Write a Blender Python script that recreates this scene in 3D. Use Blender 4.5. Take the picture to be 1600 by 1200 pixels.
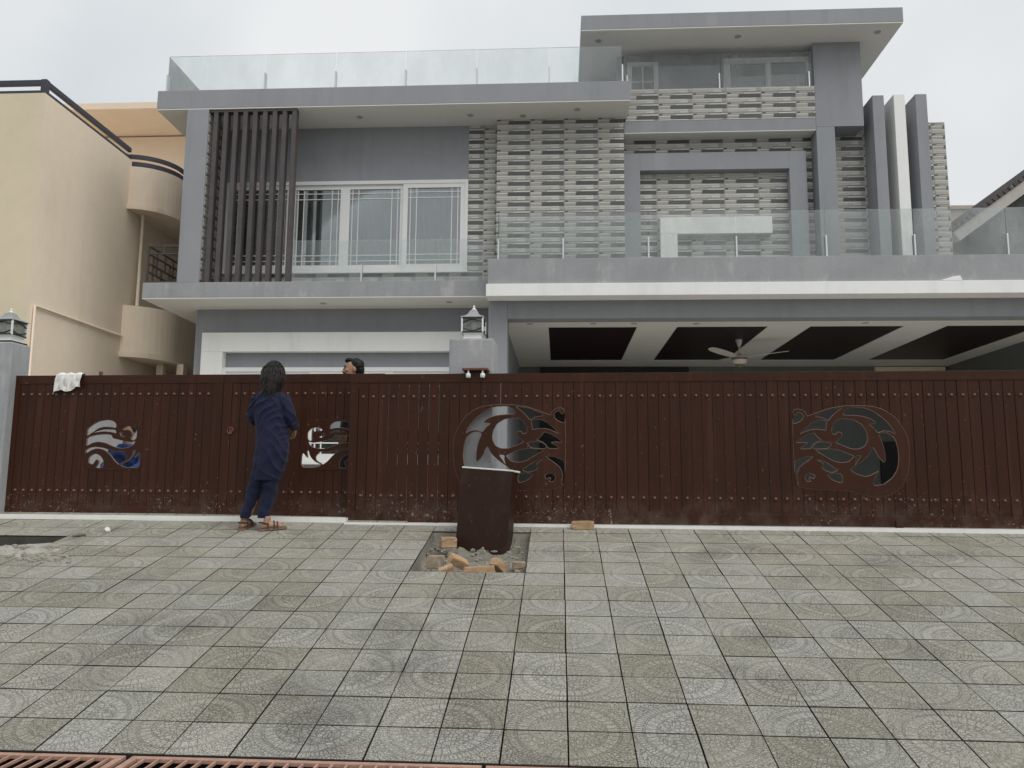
import bpy, bmesh, math, random
from mathutils import Vector, Matrix, noise
random.seed(7)
R = math.radians
for o in list(bpy.data.objects): bpy.data.objects.remove(o)
SC = bpy.context.scene
COL = SC.collection

# ------------------------------------------------------------------ camera
F, TH, YAW, ROLL = 1261.03, .13314, .05861, .00767
CAM = Vector((0, -7.9, .4746))
MR = Matrix.Rotation(YAW, 4, 'Z') @ Matrix.Rotation(math.pi/2+TH, 4, 'X') @ Matrix.Rotation(ROLL, 4, 'Z')
cd = bpy.data.cameras.new('camera'); cd.sensor_width = 36; cd.lens = F/1600*36
cd.clip_start = .05; cd.clip_end = 5000
cam = bpy.data.objects.new('camera', cd); COL.objects.link(cam)
cam.matrix_world = Matrix.Translation(CAM) @ MR
SC.camera = cam

# ------------------------------------------------------------------ world, sun, exposure
SUN_EL, SUN_AZ = R(55), R(128)         # veiled sun high behind the photographer
w = bpy.data.worlds.new('World'); SC.world = w; w.use_nodes = True
nt = w.node_tree; nt.nodes.clear()
out = nt.nodes.new('ShaderNodeOutputWorld'); bg = nt.nodes.new('ShaderNodeBackground')
sky = nt.nodes.new('ShaderNodeTexSky'); sky.sky_type = 'NISHITA'; sky.sun_disc = False
sky.sun_elevation = SUN_EL; sky.sun_rotation = SUN_AZ; sky.dust_density = 4; sky.air_density = 1.5
tc = nt.nodes.new('ShaderNodeTexCoord')
nz = nt.nodes.new('ShaderNodeTexNoise'); nz.inputs['Scale'].default_value = 2.2; nz.inputs['Detail'].default_value = 5
nz.inputs['Roughness'].default_value = .45
rp = nt.nodes.new('ShaderNodeValToRGB')
rp.color_ramp.elements[0].position = .32; rp.color_ramp.elements[0].color = (6.6, 7.15, 7.5, 1)
rp.color_ramp.elements[1].position = .66; rp.color_ramp.elements[1].color = (9.2, 9.35, 9.45, 1)
mx = nt.nodes.new('ShaderNodeMix'); mx.data_type = 'RGBA'; mx.inputs[0].default_value = .94
nt.links.new(tc.outputs['Generated'], nz.inputs['Vector']); nt.links.new(nz.outputs['Fac'], rp.inputs['Fac'])
nt.links.new(sky.outputs['Color'], mx.inputs[6]); nt.links.new(rp.outputs['Color'], mx.inputs[7])
nt.links.new(mx.outputs[2], bg.inputs['Color']); bg.inputs['Strength'].default_value = .095
nt.links.new(bg.outputs[0], out.inputs[0])
sl = bpy.data.lights.new('sun', 'SUN'); sl.energy = 1.8; sl.angle = R(60); sl.color = (1, .97, .92)
so = bpy.data.objects.new('sun', sl); COL.objects.link(so)
sd = Vector((math.sin(SUN_AZ)*math.cos(SUN_EL), math.cos(SUN_AZ)*math.cos(SUN_EL), math.sin(SUN_EL)))
so.rotation_euler = sd.to_track_quat('Z', 'Y').to_euler(); so.location = (0, 0, 30)
SC.view_settings.view_transform = 'Standard'; SC.view_settings.look = 'None'
SC.view_settings.exposure = 0.0; SC.view_settings.gamma = 1; SC.view_settings.use_curve_mapping = False
SC.render.resolution_x = 1024; SC.render.resolution_y = 768
SC.render.engine = 'CYCLES'; SC.cycles.transparent_max_bounces = 16

# ------------------------------------------------------------------ survey helpers (photo pixel -> point on a real plane)
def ray(x, y): return MR.to_3x3() @ Vector(((x-800)/F, -(y-600)/F, -1))
def at(x, y, Y): d = ray(x, y); return CAM + d*((Y-CAM.y)/d.y)
def atx(x, y, X): d = ray(x, y); return CAM + d*((X-CAM.x)/d.x)
def atz(x, y, Z): d = ray(x, y); return CAM + d*((Z-CAM.z)/d.z)
S = .21123
def onramp(x, y): d = ray(x, y); return CAM + d*((S*CAM.y-CAM.z)/(d.z-S*d.y))
def proj(P):
    q = MR.to_3x3().transposed() @ (Vector(P)-CAM)
    return (800+F*q.x/-q.z, 600-F*q.y/-q.z, -q.z)

# ------------------------------------------------------------------ materials
MATS = {}
class NT:
    def __init__(s, name):
        s.m = bpy.data.materials.new(name); s.m.use_nodes = True; s.t = s.m.node_tree; s.t.nodes.clear()
        s.out = s.t.nodes.new('ShaderNodeOutputMaterial'); MATS[name] = s.m
    def n(s, ty, **k):
        nd = s.t.nodes.new('ShaderNode'+ty)
        for a, b in k.items(): setattr(nd, a, b)
        return nd
    def set(s, sock, v):
        if isinstance(v, (int, float)): sock.default_value = v
        elif isinstance(v, (tuple, list)): sock.default_value = v if len(v) != 3 or sock.type != 'RGBA' else (*v, 1)
        else: s.t.links.new(v, sock)
    def math(s, op, a, b=0, c=None):
        nd = s.n('Math', operation=op); s.set(nd.inputs[0], a); s.set(nd.inputs[1], b)
        if c is not None: s.set(nd.inputs[2], c)
        return nd.outputs[0]
    def mix(s, f, a, b, mode='MIX'):
        nd = s.n('Mix', data_type='RGBA', blend_type=mode)
        s.set(nd.inputs[0], f); s.set(nd.inputs[6], a); s.set(nd.inputs[7], b); return nd.outputs[2]
    def noise(s, sc, vec=None, det=4, rough=.55):
        nd = s.n('TexNoise'); nd.inputs['Scale'].default_value = sc; nd.inputs['Detail'].default_value = det
        nd.inputs['Roughness'].default_value = rough
        if vec is not None: s.set(nd.inputs['Vector'], vec)
        return nd.outputs['Fac']
    def step(s, x, a, b):
        nd = s.n('MapRange', interpolation_type='SMOOTHSTEP'); s.set(nd.inputs[0], x)
        s.set(nd.inputs[1], a); s.set(nd.inputs[2], b); return nd.outputs[0]
    def pos(s): return s.n('NewGeometry').outputs['Position']
    def objc(s): return s.n('TexCoord').outputs['Object']
    def vmap(s, v, sc):
        nd = s.n('Mapping'); s.set(nd.inputs[0], v); nd.inputs['Scale'].default_value = sc; return nd.outputs[0]
    def bsdf(s, col, rough=.6, bump=None, bs=.3, bd=.01, metal=0, spec=.5, **k):
        b = s.n('BsdfPrincipled'); s.set(b.inputs['Base Color'], col); s.set(b.inputs['Roughness'], rough)
        s.set(b.inputs['Metallic'], metal); b.inputs['Specular IOR Level'].default_value = spec
        for a, v in k.items(): s.set(b.inputs[a], v)
        if bump is not None:
            bn = s.n('Bump'); bn.inputs['Strength'].default_value = bs; bn.inputs['Distance'].default_value = bd
            s.set(bn.inputs['Height'], bump); s.t.links.new(bn.outputs[0], b.inputs['Normal'])
        s.t.links.new(b.outputs[0], s.out.inputs[0]); return b

def plain(name, col, rough=.6, var=.12, sc=3., bump=.15, bsc=60, metal=0, spec=.4, stain=None, stf=.5, streak=0):
    t = NT(name); p = t.pos()
    n1 = t.noise(sc, p); n2 = t.noise(sc*9, p)
    k = t.math('ADD', t.math('MULTIPLY', t.math('SUBTRACT', n1, .5), var*2), t.math('MULTIPLY', t.math('SUBTRACT', n2, .5), var))
    c = t.mix(1.0, col, t.mix(t.math('ADD', k, .5), (0, 0, 0), (2, 2, 2)), 'MULTIPLY')
    if stain:
        c = t.mix(t.math('MULTIPLY', t.step(t.noise(sc*1.7, t.vmap(p, (1, 1, .35)), 6, .65), .55, .72), stf), c, stain)
    if streak:
        st_ = t.step(t.noise(5, t.vmap(p, (1, 1, .10)), 5, .6), .48, .75)
        c = t.mix(t.math('MULTIPLY', st_, streak), c, tuple(x*.45 for x in col))
    t.bsdf(c, rough, t.noise(bsc, p, 3), bump, .004, metal, spec)
    return t.m

plain('grey_paint', (.295, .305, .325), .75, .05, 1.2, .15, 90, stain=(.44, .44, .44), stf=.22, streak=.18)
plain('grey_render', (.33, .335, .345), .85, .10, 2.2, .35, 70, stain=(.55, .55, .53), stf=.5, streak=.22)
plain('white_paint', (.86, .86, .835), .6, .03, 1.5, .1, 90, stain=(.62, .60, .56), stf=.3, streak=.14)
plain('soffit_paint', (.78, .77, .72), .8, .03, 1.5, .1, 90)
plain('upvc_white', (.80, .80, .79), .35, .02, 4, .05, 40)
plain('louver_brown', (.082, .070, .070), .5, .18, 5, .1, 60)
plain('beige_paint', (.80, .69, .545), .85, .05, .8, .3, 60, stain=(.66, .56, .43), stf=.35, streak=.05)
plain('beige_warm', (.76, .645, .52), .85, .05, .8, .3, 60, stain=(.5, .4, .3), stf=.3)
plain('cream_front', (.72, .62, .455), .85, .05, .8, .3, 60)
plain('rail_dark', (.045, .045, .062), .5, .1)
plain('grill_brown', (.06, .05, .045), .5, .1)
plain('steel', (.62, .64, .64), .3, .05, 8, .02, 50, metal=.8)
plain('black_metal', (.015, .015, .016), .4, .1)
plain('lamp_grey', (.30, .31, .31), .55, .1, 12, .2, 80)
plain('downlight_trim', (.40, .40, .38), .5, .05)
plain('lamp_white', (.78, .78, .76), .4, .05)
plain('marble', (.80, .80, .77), .45, .05, 5, .05, 40, stain=(.62, .60, .55), stf=.4)
plain('driveway_tile', (.60, .58, .53), .6, .1, 2)
plain('asphalt', (.20, .19, .175), .9, .2, 4, .6, 120)
plain('cement', (.20, .187, .157), .95, .2, 6, .9, 40, stain=(.33, .315, .28), stf=.5)
plain('cement_pale', (.33, .32, .285), .95, .2, 9, .9, 50, stain=(.16, .15, .13), stf=.6)
plain('cement_dark', (.055, .056, .045), .95, .25, 7, .9, 40)
plain('joint_dirt', (.030, .027, .021), .95, .2)
plain('bed_dark', (.010, .009, .008), .95, .2)
plain('brick_clay', (.40, .265, .155), .9, .2, 14, .7, 90, stain=(.5, .44, .36), stf=.7)
plain('brick_dusty', (.33, .26, .18), .95, .2, 14, .7, 90, stain=(.42, .40, .36), stf=.8)
plain('rust', (.38, .23, .175), .75, .25, 18, .4, 120, stain=(.46, .28, .20), stf=.6)
plain('rust_dark', (.16, .06, .045), .8, .25, 18, .4, 120)
plain('panel_wood', (.022, .011, .010), .45, .25, 3, .05, 60)
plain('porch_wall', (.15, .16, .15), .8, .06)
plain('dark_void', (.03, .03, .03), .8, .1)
plain('curtain', (.80, .80, .80), .9, .06, 2)
plain('roof_tile', (.10, .085, .085), .85, .25, 6, .4, 60, stain=(.35, .33, .33), stf=.5)
plain('old_wall', (.10, .105, .09), .95, .35, 1.6, .4, 40, stain=(.38, .37, .32), stf=.7)
plain('barge', (.50, .48, .43), .85, .12, 2, stain=(.35, .33, .29), stf=.5)
plain('far_wall', (.45, .38, .33), .9, .08)
plain('fan_white', (.62, .58, .52), .4, .05)
plain('fan_brown', (.22, .15, .10), .4, .05)
plain('skin', (.36, .205, .135), .55, .08, 20, .1, 200)
plain('hair', (.008, .007, .0065), .55, .3, 60, .5, 300, spec=.25)
plain('hair_brown', (.015, .0095, .0075), .38, .5, 90, .5, 300, spec=.5)
plain('cloth_white', (.72, .71, .68), .95, .06, 20, .5, 200)
plain('sandal', (.20, .13, .085), .7, .15, 30)
plain('sandal_dark', (.05, .035, .028), .7, .15, 30)
plain('dark_clothes', (.05, .055, .07), .9, .15, 10)
plain('stone_rubble', (.27, .252, .21), .95, .25, 20, .8, 90)

def cloth(name, col, sc=40):
    t = NT(name); p = t.objc()
    n1 = t.noise(7, t.vmap(p, (1, 1, .45)), 5, .6)
    c = t.mix(n1, tuple(x*.6 for x in col), tuple(x*1.45 for x in col))
    b = t.bsdf(c, .85, n1, .9, .03, 0, .25)
    b.inputs['Sheen Weight'].default_value = .06
    return t.m
cloth('navy_cloth', (.0115, .0135, .038)); cloth('navy_dark', (.008, .011, .034)); cloth('blue_cloth', (.045, .085, .24))

# gate paint: glossy brown, streaks, dust and paint flecks low down
t = NT('gate_brown'); p = t.pos(); sx = t.n('SeparateXYZ'); t.set(sx.inputs[0], p); z = sx.outputs[2]
n1 = t.noise(2.2, t.vmap(p, (1, 1, .3)), 5); n2 = t.noise(26, p, 4)
c = t.mix(n1, (.030, .0098, .0045), (.056, .0178, .008))
c = t.mix(t.math('MULTIPLY', t.n('ObjectInfo').outputs['Random'], .40), c, (.026, .0085, .0042))
c = t.mix(t.math('MULTIPLY', t.step(t.noise(9, t.vmap(p, (1, 1, .06)), 4), .52, .75), .4), c, (.085, .034, .02))
c = t.mix(t.math('MULTIPLY', t.step(n2, .60, .75), .35), c, (.09, .04, .028))
dust = t.math('MULTIPLY', t.step(t.noise(5, p, 6, .7), .38, .75), t.math('SUBTRACT', 1., t.step(z, .15, .62)))
c = t.mix(t.math('MULTIPLY', dust, .35), c, (.16, .125, .10))
fl = t.math('MULTIPLY', t.step(t.noise(48, p, 2, .5), .655, .69), t.math('MULTIPLY', t.step(t.noise(2.3, p, 3), .44, .58), t.math('SUBTRACT', 1., t.step(z, .25, .62))))
c = t.mix(t.math('MULTIPLY', fl, .5), c, (.42, .38, .33))
fl3 = t.math('MULTIPLY', t.step(t.noise(17, t.vmap(p, (1, 1, .7)), 5, .75), .60, .66), t.math('MULTIPLY', t.step(t.noise(1.3, p, 2), .50, .62), t.math('SUBTRACT', 1., t.step(z, .2, .45))))
c = t.mix(t.math('MULTIPLY', fl3, .6), c, (.36, .33, .30))
fl2 = t.step(t.noise(34, t.vmap(p, (1, 1, .6)), 2, .5), .715, .74)
c = t.mix(t.math('MULTIPLY', fl2, .28), c, (.30, .22, .17))
t.bsdf(c, t.math('ADD', .34, t.math('MULTIPLY', n1, .25)), t.noise(9, p, 3), .2, .012, 0, .20)
plain('cut_edge_highlight', (.17, .11, .085), .4, .25, 25, .1, 90)  # lighter brown on cut sides: bare metal plus a rim highlight painted in
plain('stud_brown', (.15, .075, .05), .38, .2, 30, .1, 90)
# box paint
t = NT('box_brown'); p = t.objc(); n1 = t.noise(5, p, 5); n2 = t.noise(30, p, 3)
c = t.mix(n1, (.020, .0078, .0042), (.038, .015, .008))
c = t.mix(t.math('MULTIPLY', t.step(n2, .70, .72), .4), c, (.20, .12, .08))
c = t.mix(t.math('MULTIPLY', t.step(t.noise(3, p, 6, .7), .5, .75), .25), c, (.12, .10, .085))
t.bsdf(c, .46, n1, .15, .01, 0, .25)

# glass
def glass(name, tint, dust, sc, dcol=(.70, .74, .72), ior=1.45):
    t = NT(name); p = t.pos()
    tr = t.n('BsdfTransparent'); tr.inputs[0].default_value = (*tint, 1)
    gl = t.n('BsdfGlossy'); gl.inputs['Roughness'].default_value = .03; gl.inputs[0].default_value = (.95, .97, .96, 1)
    fr = t.n('Fresnel'); fr.inputs[0].default_value = ior
    m1 = t.n('MixShader'); t.set(m1.inputs[0], fr.outputs[0]); t.t.links.new(tr.outputs[0], m1.inputs[1]); t.t.links.new(gl.outputs[0], m1.inputs[2])
    df = t.n('BsdfDiffuse'); df.inputs[0].default_value = (*dcol, 1)
    tl = t.n('BsdfTranslucent'); tl.inputs[0].default_value = (*dcol, 1)
    dm = t.n('MixShader'); dm.inputs[0].default_value = .5; t.t.links.new(df.outputs[0], dm.inputs[1]); t.t.links.new(tl.outputs[0], dm.inputs[2])
    n = t.noise(sc, t.vmap(p, (1, 1, .5)), 6, .65)
    f = t.math('MULTIPLY', t.math('ADD', .35, t.step(n, .3, .75)), dust)
    m2 = t.n('MixShader'); t.set(m2.inputs[0], f); t.t.links.new(m1.outputs[0], m2.inputs[1]); t.t.links.new(dm.outputs[0], m2.inputs[2])
    t.t.links.new(m2.outputs[0], t.out.inputs[0])
glass('rail_glass', (.965, .982, .978), .12, 1.6, (.74, .765, .76))
glass('porch_glass', (.955, .975, .970), .21, 1.4, (.74, .765, .76))
glass('dusty_glass', (.95, .967, .965), .26, 2.4, (.76, .78, .78))
glass('window_glass', (.85, .87, .87), .07, 2., ior=2.4)
glass('lamp_glass', (.85, .86, .85), .22, 9., (.75, .75, .70))
MATS['bulb'] = plain('bulb', (.75, .73, .66), .3, .02)

# cladding colours (grained printed stone)
def stone(name, c1, c2):
    t = NT(name); p = t.pos(); n = t.noise(11, t.vmap(p, (.5, .5, 6)), 7, .68)
    rnd = t.n('ObjectInfo').outputs['Random']
    c = t.mix(n, c1, c2)
    c = t.mix(t.math('MULTIPLY', rnd, .22), c, (.30, .29, .27))
    t.bsdf(c, .55, n, .35, .006, 0, .4)
stone('stone_light', (.43, .42, .39), (.79, .78, .735))
stone('stone_pale', (.33, .32, .29), (.66, .645, .60))
stone('stone_mid', (.26, .245, .215), (.56, .54, .48))
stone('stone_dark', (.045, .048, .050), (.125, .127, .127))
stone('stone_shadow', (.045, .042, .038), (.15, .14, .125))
stone('stone_grout', (.40, .395, .375), (.58, .57, .54))

# ------------------------------------------------------------------ paving tile
TS = .33; X0, V0 = .13624, -10.9206; LN = math.sqrt(1+S*S)
t = NT('paving_tile')
uvn = t.n('TexCoord').outputs['UV']; sp = t.n('SeparateXYZ'); t.set(sp.inputs[0], uvn)
u, v = sp.outputs[0], sp.outputs[1]
r = t.math('SQRT', t.math('ADD', t.math('MULTIPLY', u, u), t.math('MULTIPLY', v, v)))
ang = t.math('DIVIDE', t.math('ARCTAN2', v, u), math.pi/2)
p = t.pos(); ps = t.n('SeparateXYZ'); t.set(ps.inputs[0], p)
ci = t.math('FLOOR', t.math('SUBTRACT', t.math('DIVIDE', ps.outputs[0], TS), X0))
cj = t.math('FLOOR', t.math('SUBTRACT', t.math('DIVIDE', t.math('MULTIPLY', ps.outputs[1], LN), TS), V0))
cv = t.n('CombineXYZ'); t.set(cv.inputs[0], ci); t.set(cv.inputs[1], cj)
wn = t.n('TexWhiteNoise', noise_dimensions='3D'); t.set(wn.inputs['Vector'], cv.outputs[0]); rnd = wn.outputs['Value']
wc = t.n('SeparateColor'); t.set(wc.inputs[0], wn.outputs['Color']); rnd2 = wc.outputs[1]
vo = t.n('TexVoronoi', feature='DISTANCE_TO_EDGE'); vo.inputs['Scale'].default_value = 10
va = t.n('VectorMath', operation='ADD'); t.set(va.inputs[0], uvn); t.set(va.inputs[1], (3.1, 7.7, 0)); t.set(vo.inputs['Vector'], va.outputs[0])
cob = t.step(vo.outputs['Distance'], .0, .085)
vo2 = t.n('TexVoronoi', feature='DISTANCE_TO_EDGE'); vo2.inputs['Scale'].default_value = 19; t.set(vo2.inputs['Vector'], va.outputs[0])
cob2 = t.step(vo2.outputs['Distance'], .0, .07)
def lines(x, k, wd):   # 1 away from lines, 0 on the lines
    fr = t.math('FRACT', t.math('MULTIPLY', x, k)); d = t.math('MINIMUM', fr, t.math('SUBTRACT', 1., fr)); return t.step(d, 0., wd)
def band(a, b): return t.math('MULTIPLY', t.math('GREATER_THAN', r, a), t.math('LESS_THAN', r, b))
def ringline(a): return t.step(t.math('ABSOLUTE', t.math('SUBTRACT', r, a)), .003, .012)
ring1 = lines(ang, 9, .07); ring2 = lines(ang, 22, .12)
h = cob2
def sel(m, a, b): return t.math('ADD', t.math('MULTIPLY', m, a), t.math('MULTIPLY', t.math('SUBTRACT', 1., m), b))
h = sel(band(-1, .62), cob, h); h = sel(band(.62, .80), ring1, h); h = sel(band(.84, .97), ring2, h)
for a in (.62, .80, .84, .97): h = t.math('MULTIPLY', h, ringline(a))
worn = t.math('ADD', .35, t.math('MULTIPLY', t.step(t.noise(1.9, p, 4), .35, .65), .65))
rel = t.math('SUBTRACT', 1., t.math('MULTIPLY', worn, t.math('SUBTRACT', 1., h)))
nA = t.noise(1.0, p, 5, .6); nB = t.noise(14, p, 5, .6); nC = t.noise(2.6, p, 6, .65)
c = t.mix(rnd, (.235, .222, .182), (.330, .320, .284))
c = t.mix(t.math('MULTIPLY', t.math('GREATER_THAN', rnd2, .72), .35), c, (.32, .325, .318))
c = t.mix(t.math('MULTIPLY', t.math('LESS_THAN', rnd2, .2), .38), c, (.185, .168, .122))
c = t.mix(t.math('MULTIPLY', t.step(nA, .50, .70), .6), c, (.125, .122, .108))
c = t.mix(t.math('MULTIPLY', t.step(nC, .52, .72), .45), c, (.385, .372, .330))
duster = t.math('MULTIPLY', t.step(ps.outputs[1], -2.2, .6), t.step(nC, .25, .6))
c = t.mix(t.math('MULTIPLY', duster, .55), c, (.385, .362, .300))
c = t.mix(t.math('MULTIPLY', t.math('SUBTRACT', 1., rel), .15), c, (.085, .08, .062))
c = t.mix(t.math('MULTIPLY', band(.62, .80), t.math('MULTIPLY', rel, .035)), c, (.50, .49, .45))
c = t.mix(t.math('MULTIPLY', t.step(nB, .45, .75), .22), c, (.14, .13, .11))
nD = t.noise(70, p, 4, .7)
c = t.mix(t.math('MULTIPLY', t.step(nD, .5, .70), .50), c, (.11, .10, .08))
c = t.mix(t.math('MULTIPLY', t.step(t.math('SUBTRACT', 1., nD), .52, .70), .45), c, (.58, .56, .50))
c = t.mix(1.0, c, (1.30, 1.30, 1.29), 'MULTIPLY')
hh = t.math('ADD', rel, t.math('ADD', t.math('MULTIPLY', nD, .9), t.math('MULTIPLY', cob2, .25)))
t.bsdf(c, t.math('ADD', .62, t.math('MULTIPLY', nB, .25)), hh, 1.0, .011, 0, .35)

# ------------------------------------------------------------------ object helpers
WL = {}
def link(o, parent=None, wpos=(0, 0, 0)):
    COL.objects.link(o); wp = Vector(wpos)
    if parent is not None:
        o.parent = parent; o.location = wp - WL[parent.name]
    else: o.location = wp
    WL[o.name] = wp
    return o
def tag(o, label=None, cat=None, group=None, kind=None):
    if label: o['label'] = label
    if cat: o['category'] = cat
    if group: o['group'] = group
    if kind: o['kind'] = kind
    return o
def thing(name, label, cat, loc, group=None):
    return tag(link(bpy.data.objects.new(name, None), None, loc), label, cat, group)
def setmat(me, m):
    for a in (m if isinstance(m, (list, tuple)) else [m]): me.materials.append(MATS[a])
def mesh(name, vs, fs, m, parent=None, origin=None, smooth=False, mi=None):
    """mesh given in world coordinates; origin = world position of the object's origin"""
    og = Vector(origin) if origin is not None else (WL[parent.name].copy() if parent is not None else Vector((0, 0, 0)))
    me = bpy.data.meshes.new(name); me.from_pydata([tuple(Vector(a)-og) for a in vs], [], fs); setmat(me, m)
    if mi: me.polygons.foreach_set('material_index', mi)
    if smooth: me.polygons.foreach_set('use_smooth', [True]*len(me.polygons))
    me.update()
    return link(bpy.data.objects.new(name, me), parent, og)
def bmo(name, bm, m, parent=None, origin=None, smooth=False):
    og = Vector(origin) if origin is not None else (WL[parent.name].copy() if parent is not None else Vector((0, 0, 0)))
    bm.normal_update()
    me = bpy.data.meshes.new(name); bmesh.ops.translate(bm, verts=bm.verts, vec=-og); bm.to_mesh(me); bm.free(); setmat(me, m)
    if smooth: me.polygons.foreach_set('use_smooth', [True]*len(me.polygons))
    return link(bpy.data.objects.new(name, me), parent, og)
BF = [(0, 3, 2, 1), (4, 5, 6, 7), (0, 1, 5, 4), (1, 2, 6, 5), (2, 3, 7, 6), (3, 0, 4, 7)]
def bbox(bm, x0, x1, y0, y1, z0, z1, bev=0, mat=None):
    vs = [bm.verts.new(a) for a in ((x0, y0, z0), (x1, y0, z0), (x1, y1, z0), (x0, y1, z0), (x0, y0, z1), (x1, y0, z1), (x1, y1, z1), (x0, y1, z1))]
    fs = [bm.faces.new([vs[i] for i in f]) for f in BF]
    if bev:
        es = list({e for f in fs for e in f.edges})
        bmesh.ops.bevel(bm, geom=es, offset=bev, segments=2, affect='EDGES', profile=.6)
    if mat is not None:
        for v in vs: v.co = mat @ v.co
    return vs
def box(name, x0, x1, y0, y1, z0, z1, m, parent=None, bev=.006):
    bm = bmesh.new(); bbox(bm, min(x0, x1), max(x0, x1), min(y0, y1), max(y0, y1), min(z0, z1), max(z0, z1), bev)
    return bmo(name, bm, m, parent)
def tube(bm, pts, rad, n=8, cap=True):
    pts = [Vector(a) for a in pts]; rings = []
    for i, a in enumerate(pts):
        d = (pts[min(i+1, len(pts)-1)]-pts[max(i-1, 0)]).normalized()
        up = Vector((0, 0, 1)) if abs(d.z) < .9 else Vector((1, 0, 0))
        s = d.cross(up).normalized(); q = s.cross(d)
        rr = rad[i] if isinstance(rad, (list, tuple)) else rad
        rings.append([bm.verts.new(a + s*rr*math.cos(k*2*math.pi/n) + q*rr*math.sin(k*2*math.pi/n)) for k in range(n)])
    for A, B in zip(rings, rings[1:]):
        for k in range(n): bm.faces.new((A[k], A[(k+1) % n], B[(k+1) % n], B[k]))
    if cap: bm.faces.new(rings[0]); bm.faces.new(rings[-1][::-1])
def lathe(bm, prof, c, n=16):
    c = Vector(c); rings = []
    for (rr, zz) in prof:
        rings.append([bm.verts.new(c+Vector((rr*math.cos(k*2*math.pi/n), rr*math.sin(k*2*math.pi/n), zz))) for k in range(n)])
    for A, B in zip(rings, rings[1:]):
        for k in range(n): bm.faces.new((A[k], A[(k+1) % n], B[(k+1) % n], B[k]))
    bm.faces.new(rings[0][::-1]); bm.faces.new(rings[-1])

# ================================================================== GROUND
def grid_sheet(name, x0, x1, y0, y1, z, m, label):
    o = mesh(name, [(x0, y0, z), (x1, y0, z), (x1, y1, z), (x0, y1, z)], [(0, 1, 2, 3)], m); o['kind'] = 'structure'; return o
grid_sheet('street', -400, 400, -400, 1500, -.95, 'asphalt', '')
ZD = .12
o = box('driveway', -8.2, 9, .98, 12, -.9, ZD, 'driveway_tile', None, 0); o['kind'] = 'structure'
# threshold
for (m_, zt_) in (([(-2.26, .60), (7.5, .435), (7.5, .97), (-2.26, .97)], .145), ([(-8.0, .70), (-2.263, .66), (-2.263, .97), (-8.0, .97)], .189)):
    o = mesh('threshold', [(x, y, zz) for zz in (-.4, zt_) for x, y in m_], BF, 'marble'); o['kind'] = 'structure'
# ramp: bed + tiles
def cell_xy(i, j): return (X0+i)*TS, (V0+j)*TS/LN
pit1 = {(i, j) for i in (-4, -3, -2) for j in (8, 9, 10, 11)}
pit2 = set()
for i in range(-24, -13):
    for j in range(9, 13):
        x, y = cell_xy(i+.5, j+.5); q = proj((x, y, y*S))
        if q[0] < 98 and 832 < q[1] < 859: pit2.add((i, j))
I0, I1, J0, J1 = -24, 17, -1, 12
vs, fs = [], []
DB = .03
for i in range(I0, I1+1):
    for j in range(J0, J1+2):
        if (i, j) in pit1 or (i, j) in pit2: continue
        b = len(vs)
        for a, c_ in ((i, j), (i+1, j), (i+1, j+1), (i, j+1)):
            x, y = cell_xy(a, c_); vs.append((x, y, y*S-DB))
        fs.append((b, b+1, b+2, b+3))
y_end = cell_xy(0, J0)[1]
xa, xb = cell_xy(I0, 0)[0], cell_xy(I1+1, 0)[0]
b = len(vs); vs += [(xa, y_end, y_end*S-DB), (xb, y_end, y_end*S-DB), (xb, y_end, -1), (xa, y_end, -1)]; fs.append((b, b+1, b+2, b+3))
RAMP = mesh('ramp', vs, fs, 'bed_dark'); RAMP['kind'] = 'structure'
# tile mesh, circle centre at one corner; four orientations
def tile_geo(rot, seedn, gx=.0028):
    hx = TS/2-gx; hy = TS/2-.0032; vs = []
    for (ix, iy, zz) in ((0, 0, -.025), (0, 0, -.0035), (.0016, .0026, 0)):
        for sx_, sy_ in ((-1, -1), (1, -1), (1, 1), (-1, 1)): vs.append((sx_*(hx-ix), sy_*(hy-iy), zz))
    fs = []
    for k in (0, 4):
        for q in range(4): fs.append((k+q, k+(q+1) % 4, k+4+(q+1) % 4, k+4+q))
    fs.append((8, 9, 10, 11))
    def uv(vx, vy):
        a, b_ = vx/TS+.5, vy/TS+.5
        for _ in range(rot): a, b_ = b_, 1-a
        return a, b_
    return vs, fs, uv
tmesh = {}
for rot in range(4):
    tv, tf, uvf = tile_geo(rot, 0)
    me = bpy.data.meshes.new('tile'); me.from_pydata(tv, [], tf); setmat(me, ['paving_tile', 'joint_dirt'])
    me.polygons.foreach_set('material_index', [1]*8+[0])
    ul = me.uv_layers.new(name='UVMap')
    for lp in me.loops: ul.data[lp.index].uv = uvf(*tv[lp.vertex_index][:2])
    tmesh[rot] = me
ROT = (0, 1, 2, 3)
def rot_of(i, j):   # quarter discs meet in twos and twos
    a, b_ = i % 2, j % 2
    return {(0, 0): ROT[0], (1, 0): ROT[1], (1, 1): ROT[2], (0, 1): ROT[3]}[(a, b_)]
cells = []
for i in range(I0, I1+1):
    for j in range(J0, J1+2):
        if (i, j) in pit1 or (i, j) in pit2: continue
        x, y = cell_xy(i+.5, j+.5)
        if j == 13 and i > -6: continue
        q = proj((x, y, y*S)); vis = -30 < q[0] < 1630 and q[1] < 1215
        cells.append((0 if vis else 1, q[2], i, j))
cells.sort()
basis = Matrix.Rotation(math.atan(S), 4, 'X')
rest_v, rest_f, rest_uv = [], [], []
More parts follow.
